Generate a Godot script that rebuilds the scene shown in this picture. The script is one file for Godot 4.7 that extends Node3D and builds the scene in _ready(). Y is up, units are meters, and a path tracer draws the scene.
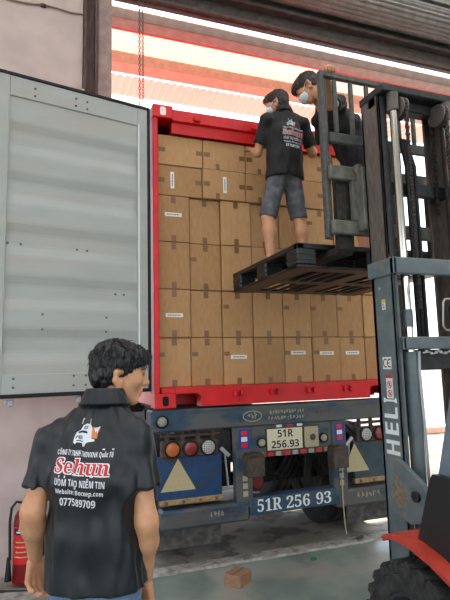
extends Node3D
# A container being loaded at a warehouse door: world x runs along the container's rear face, y is up, +z points back into the warehouse.

var M := {}
var used_names := {}
var rng := RandomNumberGenerator.new()

func _ready() -> void:
	rng.seed = 7
	setup_camera_and_light()
	make_materials()
	build_setting()
	build_container()
	build_cartons()
	build_trailer()
	build_forklift()
	build_pallet()
	build_people()
	build_small_things()

func setup_camera_and_light() -> void:
	var yaw := 0.356268
	var pitch := 0.12963
	var roll := -0.024968
	var f := Vector3(sin(yaw) * cos(pitch), sin(pitch), -cos(yaw) * cos(pitch))
	var r := Vector3(cos(yaw), 0, sin(yaw))
	var u := r.cross(f)
	var r2 := r * cos(roll) + u * sin(roll)
	var u2 := u * cos(roll) - r * sin(roll)
	var cam := Camera3D.new()
	cam.name = "camera"
	add_child(cam)
	cam.transform = Transform3D(Basis(r2, u2, -f), Vector3(-0.9126, 1.6, 4.1135))
	cam.fov = rad_to_deg(2.0 * atan(300.0 / 515.0))
	cam.near = 0.05
	cam.far = 300.0
	cam.current = true

	var env := Environment.new()
	env.background_mode = Environment.BG_SKY
	var sky := Sky.new()
	var sm := ProceduralSkyMaterial.new()
	sm.sky_top_color = Color(0.80, 0.87, 0.96)
	sm.sky_horizon_color = Color(0.96, 0.97, 0.98)
	sm.ground_bottom_color = Color(0.55, 0.53, 0.5)
	sm.ground_horizon_color = Color(0.8, 0.79, 0.77)
	sky.sky_material = sm
	env.sky = sky
	env.background_energy_multiplier = 1.0
	env.tonemap_mode = Environment.TONE_MAPPER_LINEAR
	env.tonemap_exposure = 4.0
	env.sdfgi_enabled = true
	env.ssao_enabled = true
	env.ssil_enabled = true
	var we := WorldEnvironment.new()
	we.name = "environment"
	we.environment = env
	add_child(we)

	var sun := DirectionalLight3D.new()
	sun.name = "sun"
	add_child(sun)
	sun.look_at_from_position(Vector3(4.2, 8.0, -3.2), Vector3.ZERO)
	sun.light_color = Color(1.0, 0.95, 0.88)
	sun.light_energy = 1.0
	sun.light_angular_distance = 1.0
	sun.shadow_enabled = true

# ---------------------------------------------------------------- materials
func noise_tex(seed_: int, freq: float, c: Array, at: Array, octaves := 4, size := 256, kind := FastNoiseLite.TYPE_SIMPLEX_SMOOTH) -> NoiseTexture2D:
	var n := FastNoiseLite.new()
	n.noise_type = kind
	n.seed = seed_
	n.frequency = freq
	n.fractal_octaves = octaves
	var t := NoiseTexture2D.new()
	t.width = size
	t.height = size
	t.seamless = true
	t.noise = n
	var g := Gradient.new()
	g.offsets = PackedFloat32Array(at)
	g.colors = PackedColorArray(c)
	t.color_ramp = g
	return t

func mat(key: String, color: Color, rough := 0.6, metal := 0.0) -> StandardMaterial3D:
	var m := StandardMaterial3D.new()
	m.resource_name = key
	m.albedo_color = color
	m.roughness = rough
	m.metallic = metal
	M[key] = m
	return m

func nmat(key: String, a: Color, b: Color, scale: float, rough := 0.6, metal := 0.0, world := true, freq := 0.02, stretch := Vector3.ONE) -> StandardMaterial3D:
	var m := mat(key, Color.WHITE, rough, metal)
	m.albedo_texture = noise_tex(hash(key) % 1000, freq, [a, b], [0.25, 0.75])
	m.uv1_triplanar = true
	m.uv1_world_triplanar = world
	m.uv1_scale = stretch * scale
	return m

func wear(m: StandardMaterial3D, seed_: int, freq: float, c: Color, from: float, to: float, scale := Vector3.ONE) -> void:
	# patches of another colour (rust, dust, grime) with an outline of their own, laid over the paint
	m.detail_enabled = true
	m.detail_blend_mode = BaseMaterial3D.BLEND_MODE_MIX
	m.detail_uv_layer = BaseMaterial3D.DETAIL_UV_2
	m.uv2_triplanar = true
	m.uv2_world_triplanar = true
	m.uv2_scale = scale
	m.detail_albedo = noise_tex(seed_, freq, [Color(c, 0.0), Color(c, 0.95)], [from, to], 5)

func make_materials() -> void:
	var m: StandardMaterial3D
	nmat("wall_paint", Color(0.76, 0.69, 0.665), Color(0.81, 0.735, 0.71), 0.5, 0.85)
	m = nmat("floor_epoxy", Color(0.44, 0.49, 0.46), Color(0.56, 0.59, 0.55), 0.35, 0.32)
	wear(m, 31, 0.012, Color(0.60, 0.59, 0.55), 0.52, 0.72, Vector3.ONE * 0.3)
	m = nmat("threshold", Color(0.60, 0.58, 0.55), Color(0.70, 0.68, 0.65), 3.0, 0.85)
	wear(m, 5, 0.03, Color(0.48, 0.46, 0.44), 0.5, 0.75, Vector3.ONE * 0.9)
	m = nmat("yard", Color(0.55, 0.53, 0.49), Color(0.66, 0.63, 0.58), 0.4, 0.9)
	wear(m, 9, 0.02, Color(0.42, 0.40, 0.37), 0.52, 0.7, Vector3.ONE * 0.5)
	nmat("jamb_dark", Color(0.30, 0.22, 0.20), Color(0.40, 0.30, 0.27), 2.0, 0.7, 0.0, true, 0.03, Vector3(2, 0.3, 2))
	nmat("jamb_light", Color(0.58, 0.48, 0.46), Color(0.66, 0.56, 0.53), 1.5, 0.6)
	nmat("lintel", Color(0.30, 0.26, 0.25), Color(0.38, 0.34, 0.32), 1.5, 0.6)
	nmat("shutter", Color(0.52, 0.50, 0.48), Color(0.60, 0.58, 0.56), 1.5, 0.45, 0.2)
	nmat("cladding", Color(0.52, 0.53, 0.47), Color(0.58, 0.59, 0.52), 1.0, 0.6)
	nmat("purlin", Color(0.80, 0.66, 0.58), Color(0.85, 0.71, 0.62), 1.2, 0.6)
	nmat("purlin_grey", Color(0.60, 0.53, 0.50), Color(0.66, 0.58, 0.55), 1.2, 0.6)
	nmat("red_beam", Color(0.80, 0.22, 0.16), Color(0.86, 0.28, 0.20), 1.2, 0.6)
	m = mat("sheet_cream", Color(0.97, 0.91, 0.87), 0.6)
	m.backlight_enabled = true
	m.backlight = Color(0.62, 0.55, 0.50)
	m = mat("sheet_pink", Color(0.94, 0.80, 0.74), 0.6)
	m.backlight_enabled = true
	m.backlight = Color(0.46, 0.36, 0.33)
	m = mat("skylight_sheet", Color(0.95, 0.96, 0.96), 0.6)
	m.backlight_enabled = true
	m.backlight = Color(1.0, 1.0, 1.0)
	mat("white_wall", Color(0.90, 0.90, 0.88), 0.8)
	m = nmat("container_red", Color(0.80, 0.03, 0.06), Color(0.86, 0.05, 0.08), 1.0, 0.42)
	nmat("container_inner", Color(0.45, 0.44, 0.42), Color(0.52, 0.50, 0.48), 1.0, 0.7)
	nmat("plywood", Color(0.36, 0.26, 0.18), Color(0.45, 0.33, 0.22), 2.0, 0.8)
	m = nmat("door_grey", Color(0.645, 0.655, 0.64), Color(0.67, 0.68, 0.665), 0.8, 0.5, 0.0, true, 0.015, Vector3(0.6, 1.8, 0.6))
	wear(m, 21, 0.02, Color(0.675, 0.655, 0.62), 0.52, 0.9, Vector3(0.15, 1.0, 0.15))
	mat("rubber", Color(0.035, 0.035, 0.04), 0.7)
	mat("gasket_white", Color(0.88, 0.90, 0.90), 0.4)
	mat("bolt_dark", Color(0.40, 0.41, 0.42), 0.5, 0.5)
	mat("galvanised", Color(0.72, 0.72, 0.72), 0.45, 0.6)
	mat("hole_dark", Color(0.03, 0.03, 0.03), 0.9)
	for k in 4:
		var c0 := Color(0.66, 0.495, 0.32).lerp(Color(0.73, 0.56, 0.375), k / 3.0)
		m = nmat("card_%d" % k, c0, c0.lightened(0.07), 3.0, 0.85, 0.0, true, 0.03, Vector3(1.0, 0.35, 1.0))
	mat("tape", Color(0.50, 0.35, 0.20), 0.35)
	mat("tape_pale", Color(0.76, 0.66, 0.52), 0.25)
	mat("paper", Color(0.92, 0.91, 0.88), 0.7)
	mat("ink", Color(0.08, 0.08, 0.09), 0.7)
	m = nmat("trailer_blue", Color(0.13, 0.22, 0.29), Color(0.17, 0.28, 0.36), 1.3, 0.55)
	wear(m, 44, 0.018, Color(0.335, 0.335, 0.325), 0.24, 0.52, Vector3(0.3, 0.9, 0.3))
	m = nmat("panel_blue", Color(0.08, 0.22, 0.38), Color(0.11, 0.27, 0.43), 1.3, 0.5)
	wear(m, 47, 0.015, Color(0.22, 0.23, 0.24), 0.60, 0.85, Vector3(0.6, 1.4, 0.6))
	m = nmat("bumper_blue", Color(0.13, 0.24, 0.33), Color(0.17, 0.29, 0.38), 1.3, 0.55)
	wear(m, 48, 0.02, Color(0.30, 0.31, 0.31), 0.5, 0.8, Vector3(0.5, 1.0, 0.5))
	m = nmat("panel_worn", Color(0.15, 0.24, 0.28), Color(0.21, 0.29, 0.32), 1.3, 0.6)
	wear(m, 49, 0.02, Color(0.30, 0.27, 0.24), 0.5, 0.75, Vector3(0.7, 1.5, 0.7))
	m = nmat("grimy_steel", Color(0.20, 0.18, 0.16), Color(0.30, 0.27, 0.24), 2.0, 0.7)
	wear(m, 54, 0.03, Color(0.36, 0.26, 0.18), 0.55, 0.75, Vector3.ONE * 1.5)
	nmat("underbody", Color(0.10, 0.09, 0.08), Color(0.19, 0.17, 0.15), 2.0, 0.85)
	nmat("rust_pad", Color(0.42, 0.24, 0.15), Color(0.55, 0.36, 0.22), 4.0, 0.85)
	nmat("tan_strip", Color(0.55, 0.45, 0.31), Color(0.66, 0.56, 0.40), 4.0, 0.8)
	nmat("mudflap", Color(0.30, 0.29, 0.28), Color(0.42, 0.40, 0.38), 2.0, 0.9)
	nmat("tyre", Color(0.15, 0.15, 0.15), Color(0.23, 0.225, 0.22), 3.0, 0.85)
	nmat("reflector_tri", Color(0.68, 0.62, 0.46), Color(0.78, 0.72, 0.56), 8.0, 0.45, 0.0, true, 0.03, Vector3(3, 1, 3))
	m = mat("lamp_amber", Color(0.72, 0.36, 0.05), 0.25)
	m.clearcoat_enabled = true
	m.clearcoat = 0.8
	m = mat("lamp_red", Color(0.50, 0.06, 0.07), 0.25)
	m.clearcoat_enabled = true
	m.clearcoat = 0.8
	m = mat("lamp_clear", Color(0.55, 0.55, 0.52), 0.2)
	m.clearcoat_enabled = true
	m.clearcoat = 0.8
	mat("plate_white", Color(0.84, 0.81, 0.70), 0.45)
	mat("sticker_red", Color(0.80, 0.13, 0.14), 0.4)
	mat("sticker_white", Color(0.88, 0.88, 0.86), 0.4)
	mat("sticker_blue", Color(0.08, 0.22, 0.55), 0.4)
	mat("sticker_dirty", Color(0.66, 0.62, 0.52), 0.6)
	mat("letter_white", Color(0.88, 0.90, 0.90), 0.6)
	mat("letter_faded", Color(0.62, 0.60, 0.50), 0.7)
	mat("letter_rust", Color(0.45, 0.16, 0.13), 0.7)
	m = nmat("mast_grey", Color(0.36, 0.41, 0.425), Color(0.41, 0.455, 0.465), 1.5, 0.42)
	wear(m, 61, 0.02, Color(0.45, 0.46, 0.44), 0.62, 0.8, Vector3.ONE * 0.9)
	nmat("mast_inner", Color(0.35, 0.32, 0.30), Color(0.46, 0.42, 0.39), 2.5, 0.5, 0.1, true, 0.03, Vector3(3, 0.4, 3))
	nmat("mast_dark", Color(0.15, 0.15, 0.16), Color(0.21, 0.21, 0.21), 2.5, 0.5, 0.1)
	m = nmat("carriage", Color(0.33, 0.33, 0.30), Color(0.40, 0.40, 0.36), 3.0, 0.6)
	wear(m, 66, 0.02, Color(0.45, 0.44, 0.40), 0.5, 0.8, Vector3(2, 0.8, 2))
	nmat("backrest", Color(0.28, 0.29, 0.28), Color(0.35, 0.36, 0.34), 4.0, 0.55, 0.1)
	nmat("fork_steel", Color(0.17, 0.165, 0.15), Color(0.24, 0.23, 0.21), 3.0, 0.55, 0.2)
	mat("chrome", Color(0.86, 0.84, 0.80), 0.16, 1.0)
	nmat("grease", Color(0.42, 0.37, 0.30), Color(0.52, 0.47, 0.40), 5.0, 0.5)
	nmat("chain_steel", Color(0.16, 0.15, 0.14), Color(0.25, 0.22, 0.20), 6.0, 0.5, 0.4)
	nmat("fender_red", Color(0.72, 0.24, 0.18), Color(0.78, 0.28, 0.21), 2.0, 0.45)
	mat("cover_black", Color(0.12, 0.125, 0.13), 0.55)
	nmat("truck_blue_grey", Color(0.40, 0.46, 0.51), Color(0.45, 0.505, 0.55), 1.0, 0.45)
	mat("rim_dark", Color(0.22, 0.22, 0.23), 0.5, 0.2)
	mat("sticker_yellow", Color(0.86, 0.74, 0.30), 0.5)
	nmat("pallet_black", Color(0.09, 0.09, 0.095), Color(0.16, 0.16, 0.165), 5.0, 0.42)
	m = nmat("skin", Color(0.77, 0.56, 0.42), Color(0.81, 0.60, 0.45), 6.0, 0.5, 0.0, false)
	m.subsurf_scatter_enabled = true
	m.subsurf_scatter_strength = 0.12
	mat("lip", Color(0.62, 0.34, 0.28), 0.5)
	mat("eye_white", Color(0.58, 0.53, 0.50), 0.5)
	mat("eye_dark", Color(0.06, 0.04, 0.03), 0.5)
	m = mat("hair_black", Color(0.035, 0.033, 0.034), 0.42)
	mat("hair_brown", Color(0.17, 0.10, 0.075), 0.45)
	m = nmat("shirt_slate", Color(0.05, 0.075, 0.09), Color(0.065, 0.09, 0.105), 20.0, 0.45, 0.0, false)
	m.rim_enabled = true
	m.rim = 0.06
	m = nmat("shirt_black", Color(0.035, 0.028, 0.033), Color(0.045, 0.038, 0.043), 20.0, 0.7, 0.0, false)
	m.rim_enabled = true
	m.rim = 0.08
	m = nmat("jeans", Color(0.32, 0.42, 0.54), Color(0.40, 0.50, 0.61), 12.0, 0.85, 0.0, false)
	m = nmat("denim_grey", Color(0.30, 0.31, 0.33), Color(0.36, 0.37, 0.39), 3.0, 0.85, 0.0, false)
	wear(m, 71, 0.015, Color(0.47, 0.47, 0.48), 0.5, 0.9, Vector3.ONE * 2.0)
	mat("print_white", Color(0.88, 0.89, 0.90), 0.7)
	mat("print_red", Color(0.78, 0.12, 0.14), 0.7)
	mat("print_orange", Color(0.85, 0.50, 0.28), 0.7)
	mat("print_grey", Color(0.55, 0.60, 0.64), 0.7)
	mat("print_dark", Color(0.10, 0.12, 0.14), 0.7)
	mat("mask_white", Color(0.88, 0.88, 0.90), 0.8)
	mat("shoe", Color(0.10, 0.10, 0.11), 0.7)
	m = nmat("extinguisher_red", Color(0.44, 0.05, 0.06), Color(0.50, 0.06, 0.07), 3.0, 0.35)
	mat("black_plastic", Color(0.04, 0.04, 0.045), 0.45)
	mat("navy_print", Color(0.08, 0.09, 0.22), 0.5)
	nmat("small_card", Color(0.55, 0.42, 0.31), Color(0.62, 0.48, 0.36), 6.0, 0.85)
	mat("green_scrap", Color(0.10, 0.50, 0.30), 0.6)
	mat("chain_grey", Color(0.45, 0.36, 0.34), 0.5, 0.4)

# ---------------------------------------------------------------- helpers: naming and tagging
func numbered(called: String) -> String:
	var n: int = used_names.get(called, 0)
	used_names[called] = n + 1
	return called if n == 0 else "%s_%03d" % [called, n]

func thing(called: String, label: String, category: String, at := Vector3.ZERO, turn := 0.0, group := "") -> Node3D:
	var o := Node3D.new()
	o.name = numbered(called)
	add_child(o)
	o.position = at
	o.rotation.y = turn
	o.set_meta("label", label)
	o.set_meta("category", category)
	if group:
		o.set_meta("group", group)
	return o

func mi(called: String, mesh: Mesh, m: Material, parent: Node3D = null) -> MeshInstance3D:
	var o := MeshInstance3D.new()
	o.mesh = mesh
	o.material_override = m
	o.name = called if parent else numbered(called)
	if parent:
		parent.add_child(o, true)
	else:
		add_child(o)
	return o

# a part whose mesh was laid out in the world's axes: it is moved back by where its thing stands
func part(called: String, st: SurfaceTool, m: Material, parent: Node3D, off := Vector3.ZERO) -> MeshInstance3D:
	var o := mi(called, st.commit(), m, parent)
	o.position = off
	return o

func one(called: String, st: SurfaceTool, m: Material, label: String, category: String, group := "") -> MeshInstance3D:
	var o := mi(called, st.commit(), m)
	o.set_meta("label", label)
	o.set_meta("category", category)
	if group:
		o.set_meta("group", group)
	return o

func struct(called: String, st: SurfaceTool, m: Material, label := "", category := "") -> MeshInstance3D:
	var o := mi(called, st.commit(), m)
	o.set_meta("kind", "structure")
	if label:
		o.set_meta("label", label)
		o.set_meta("category", category)
	return o

# ---------------------------------------------------------------- helpers: shapes
func mb() -> SurfaceTool:
	var st := SurfaceTool.new()
	st.begin(Mesh.PRIMITIVE_TRIANGLES)
	return st

func tri(st: SurfaceTool, a: Vector3, b: Vector3, c: Vector3) -> void:
	# a, b, c counter-clockwise seen from outside
	var n := (b - a).cross(c - a).normalized()
	for v in [a, c, b]:
		st.set_normal(n)
		st.add_vertex(v)

func quad(st: SurfaceTool, a: Vector3, b: Vector3, c: Vector3, d: Vector3) -> void:
	tri(st, a, b, c)
	tri(st, a, c, d)

func box(st: SurfaceTool, c: Vector3, s: Vector3, bevel := 0.0, rot := Basis.IDENTITY) -> void:
	var h := s * 0.5
	var b := minf(bevel, minf(h.x, minf(h.y, h.z)) * 0.9)
	if b <= 0.0:
		var p: Array[Vector3] = []
		for i in 8:
			p.append(c + rot * Vector3(h.x if i & 1 else -h.x, h.y if i & 2 else -h.y, h.z if i & 4 else -h.z))
		quad(st, p[4], p[5], p[7], p[6])
		quad(st, p[1], p[0], p[2], p[3])
		quad(st, p[5], p[1], p[3], p[7])
		quad(st, p[0], p[4], p[6], p[2])
		quad(st, p[6], p[7], p[3], p[2])
		quad(st, p[0], p[1], p[5], p[4])
		return
	var g := func(sx: float, sy: float, sz: float, axis: int) -> Vector3:
		var q := Vector3(sx * (h.x - b), sy * (h.y - b), sz * (h.z - b))
		q[axis] = [sx, sy, sz][axis] * h[axis]
		return c + rot * q
	for ax in 3:
		var a1 := (ax + 1) % 3
		var a2 := (ax + 2) % 3
		for s1: float in [-1.0, 1.0]:
			var k: Array[Vector3] = []
			for e: Array in [[-1.0, -1.0], [1.0, -1.0], [1.0, 1.0], [-1.0, 1.0]]:
				var w := [0.0, 0.0, 0.0]
				w[ax] = s1
				w[a1] = e[0]
				w[a2] = e[1]
				k.append(g.call(w[0], w[1], w[2], ax))
			if s1 > 0:
				quad(st, k[0], k[1], k[2], k[3])
			else:
				quad(st, k[3], k[2], k[1], k[0])
		for s1: float in [-1.0, 1.0]:
			for s2: float in [-1.0, 1.0]:
				var w0 := [0.0, 0.0, 0.0]
				w0[a1] = s1
				w0[a2] = s2
				w0[ax] = -1.0
				var w1 := w0.duplicate()
				w1[ax] = 1.0
				var A: Vector3 = g.call(w0[0], w0[1], w0[2], a1)
				var B: Vector3 = g.call(w1[0], w1[1], w1[2], a1)
				var C: Vector3 = g.call(w1[0], w1[1], w1[2], a2)
				var D: Vector3 = g.call(w0[0], w0[1], w0[2], a2)
				if s1 * s2 > 0:
					quad(st, D, C, B, A)
				else:
					quad(st, A, B, C, D)
	for sx: float in [-1.0, 1.0]:
		for sy: float in [-1.0, 1.0]:
			for sz: float in [-1.0, 1.0]:
				var A: Vector3 = g.call(sx, sy, sz, 0)
				var B: Vector3 = g.call(sx, sy, sz, 1)
				var C: Vector3 = g.call(sx, sy, sz, 2)
				if sx * sy * sz > 0:
					tri(st, A, B, C)
				else:
					tri(st, A, C, B)

# box between two corners
func bx(st: SurfaceTool, a: Vector3, b: Vector3, bevel := 0.0) -> void:
	box(st, (a + b) * 0.5, (b - a).abs(), bevel)

func bar(st: SurfaceTool, a: Vector3, b: Vector3, w: float, h: float, bevel := 0.0, up := Vector3.UP) -> void:
	# a rectangular bar from a to b; w across, h along up
	var z := (b - a).normalized()
	var u := up
	if absf(z.dot(u)) > 0.98:
		u = Vector3.RIGHT
	var x := u.cross(z).normalized()
	var y := z.cross(x)
	box(st, (a + b) * 0.5, Vector3(w, h, a.distance_to(b)), bevel, Basis(x, y, z))

func prism(st: SurfaceTool, poly: PackedVector2Array, depth: float, xf: Transform3D) -> void:
	# polygon in xf's xy plane, extruded from 0 to depth along its z
	var pts := poly
	if Geometry2D.is_polygon_clockwise(pts):
		pts = pts.duplicate()
		pts.reverse()
	var idx := Geometry2D.triangulate_polygon(pts)
	var f := func(p: Vector2, z: float) -> Vector3: return xf * Vector3(p.x, p.y, z)
	for i in range(0, idx.size(), 3):
		var a := pts[idx[i]]
		var b := pts[idx[i + 1]]
		var c := pts[idx[i + 2]]
		if (b - a).cross(c - a) < 0:
			var t := b
			b = c
			c = t
		tri(st, f.call(a, depth), f.call(b, depth), f.call(c, depth))
		tri(st, f.call(a, 0.0), f.call(c, 0.0), f.call(b, 0.0))
	for i in pts.size():
		var a := pts[i]
		var b := pts[(i + 1) % pts.size()]
		quad(st, f.call(a, 0.0), f.call(b, 0.0), f.call(b, depth), f.call(a, depth))

func tube(st: SurfaceTool, pts: PackedVector3Array, radius, sides := 10, caps := true) -> void:
	# radius: a number or one per point
	var n := pts.size()
	var rings: Array = []
	var side := Vector3.ZERO
	for i in n:
		var t := (pts[mini(i + 1, n - 1)] - pts[maxi(i - 1, 0)]).normalized()
		if i == 0:
			side = t.cross(Vector3.UP if absf(t.y) < 0.9 else Vector3.RIGHT).normalized()
		else:
			side = (side - t * side.dot(t)).normalized()
		var up := t.cross(side)
		var r: float = radius if radius is float else radius[i]
		var ring: Array = []
		for k in sides:
			var a := TAU * k / sides
			var d := side * cos(a) + up * sin(a)
			ring.append([pts[i] + d * r, d])
		rings.append(ring)
	for i in n - 1:
		for k in sides:
			var q := (k + 1) % sides
			var A: Array = rings[i][k]
			var B: Array = rings[i][q]
			var C: Array = rings[i + 1][q]
			var D: Array = rings[i + 1][k]
			for v: Array in [A, C, B, A, D, C]:
				st.set_normal(v[1])
				st.add_vertex(v[0])
	if caps:
		for e in 2:
			var ring: Array = rings[0] if e == 0 else rings[n - 1]
			var c: Vector3 = pts[0] if e == 0 else pts[n - 1]
			for k in sides:
				var q := (k + 1) % sides
				if e == 0:
					tri(st, c, ring[k][0], ring[q][0])
				else:
					tri(st, c, ring[q][0], ring[k][0])

func rod(st: SurfaceTool, a: Vector3, b: Vector3, r: float, sides := 12, r2 := -1.0) -> void:
	tube(st, PackedVector3Array([a, b]), PackedFloat32Array([r, r if r2 < 0 else r2]), sides)

func lathe(st: SurfaceTool, profile: PackedVector2Array, xf: Transform3D, seg := 24) -> void:
	# profile points are (radius, height along xf's y)
	for i in profile.size() - 1:
		var p := profile[i]
		var q := profile[i + 1]
		var d := (q - p)
		if d.length() < 1e-6:
			continue
		var n2 := Vector2(d.y, -d.x).normalized()
		for k in seg:
			var a := TAU * k / seg
			var b := TAU * (k + 1) / seg
			var ca := Vector3(cos(a), 0, sin(a))
			var cb := Vector3(cos(b), 0, sin(b))
			var v := [ca * p.x + Vector3.UP * p.y, cb * p.x + Vector3.UP * p.y, cb * q.x + Vector3.UP * q.y, ca * q.x + Vector3.UP * q.y]
			var nn := [ca * n2.x + Vector3.UP * n2.y, cb * n2.x + Vector3.UP * n2.y, cb * n2.x + Vector3.UP * n2.y, ca * n2.x + Vector3.UP * n2.y]
			for w: int in [0, 1, 2, 0, 2, 3]:
				st.set_normal((xf.basis * nn[w]).normalized())
				st.add_vertex(xf * v[w])

func axis_x(at: Vector3) -> Transform3D:
	# lathe axis along +x
	return Transform3D(Basis(Vector3(0, 0, 1), Vector3(1, 0, 0), Vector3(0, 1, 0)), at)

func axis_z(at: Vector3) -> Transform3D:
	# lathe axis along +z
	return Transform3D(Basis(Vector3(1, 0, 0), Vector3(0, 0, 1), Vector3(0, -1, 0)), at)

func disc_profile(r: float, h: float, b := 0.0) -> PackedVector2Array:
	if b > 0:
		return PackedVector2Array([Vector2(0, 0), Vector2(r, 0), Vector2(r, h - b), Vector2(r - b, h), Vector2(0, h)])
	return PackedVector2Array([Vector2(0, 0), Vector2(r, 0), Vector2(r, h), Vector2(0, h)])

func corrugated(st: SurfaceTool, o: Vector3, u: Vector3, v: Vector3, n: Vector3, lu: float, lv: float, prof: Array, pitch: float) -> void:
	# a profiled sheet: prof is a list of [offset along u within a pitch, height along n]; extruded along v
	var pts: Array[Vector2] = []
	var x := 0.0
	while x < lu:
		for e: Array in prof:
			if x + e[0] <= lu:
				pts.append(Vector2(x + e[0], e[1]))
		x += pitch
	pts.append(Vector2(lu, 0))
	for i in pts.size() - 1:
		if pts[i + 1].x - pts[i].x < -1e-5:
			continue
		var a := o + u * pts[i].x + n * pts[i].y
		var b := o + u * pts[i + 1].x + n * pts[i + 1].y
		var c := a + v * lv
		var d := b + v * lv
		if (b - a).cross(c - a).dot(n) > 0:
			quad(st, a, b, d, c)
		else:
			quad(st, b, a, c, d)

var fonts := {}
func font(serif := false, mono := false) -> Font:
	var key := "%s%s" % [serif, mono]
	if not fonts.has(key):
		var f := SystemFont.new()
		f.font_names = PackedStringArray(["Droid Serif" if serif else "Droid Sans Mono" if mono else "Droid Sans"])
		f.font_weight = 400 if mono else 700
		fonts[key] = f
	return fonts[key]

func text_mesh(s: String, height: float, width := 0.0, depth := 0.002, serif := false, embolden := 0.0) -> ArrayMesh:
	# lettering centred on the origin in the xy plane, facing +z; scaled to the given cap height and width
	var t := TextMesh.new()
	t.text = s
	var fo: Font = font(serif)
	if embolden > 0:
		var fv := FontVariation.new()
		fv.base_font = fo
		fv.variation_embolden = embolden
		fo = fv
	t.font = fo
	t.font_size = 48
	t.pixel_size = 0.01
	t.depth = 0.0
	t.curve_step = 2.0
	var arr := t.get_mesh_arrays()
	var vs: PackedVector3Array = arr[Mesh.ARRAY_VERTEX]
	var idx: PackedInt32Array = arr[Mesh.ARRAY_INDEX]
	var lo := Vector3(1e9, 1e9, 0)
	var hi := -lo
	for v in vs:
		lo = lo.min(v)
		hi = hi.max(v)
	var sy := height / (hi.y - lo.y)
	var sx := sy if width <= 0 else width / (hi.x - lo.x)
	var c := (lo + hi) * 0.5
	var st := mb()
	for i in range(0, idx.size(), 3):
		var q: Array[Vector3] = []
		for k in 3:
			var v := vs[idx[i + k]]
			q.append(Vector3((v.x - c.x) * sx, (v.y - c.y) * sy, depth))
		if (q[1] - q[0]).cross(q[2] - q[0]).z < 0:
			tri(st, q[0], q[2], q[1])
		else:
			tri(st, q[0], q[1], q[2])
	return st.commit()

func text_part(called: String, s: String, height: float, width: float, m: Material, parent: Node3D, xf: Transform3D, serif := false) -> MeshInstance3D:
	var o := mi(called, text_mesh(s, height, width, 0.001, serif), m, parent)
	o.transform = xf
	return o

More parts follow.
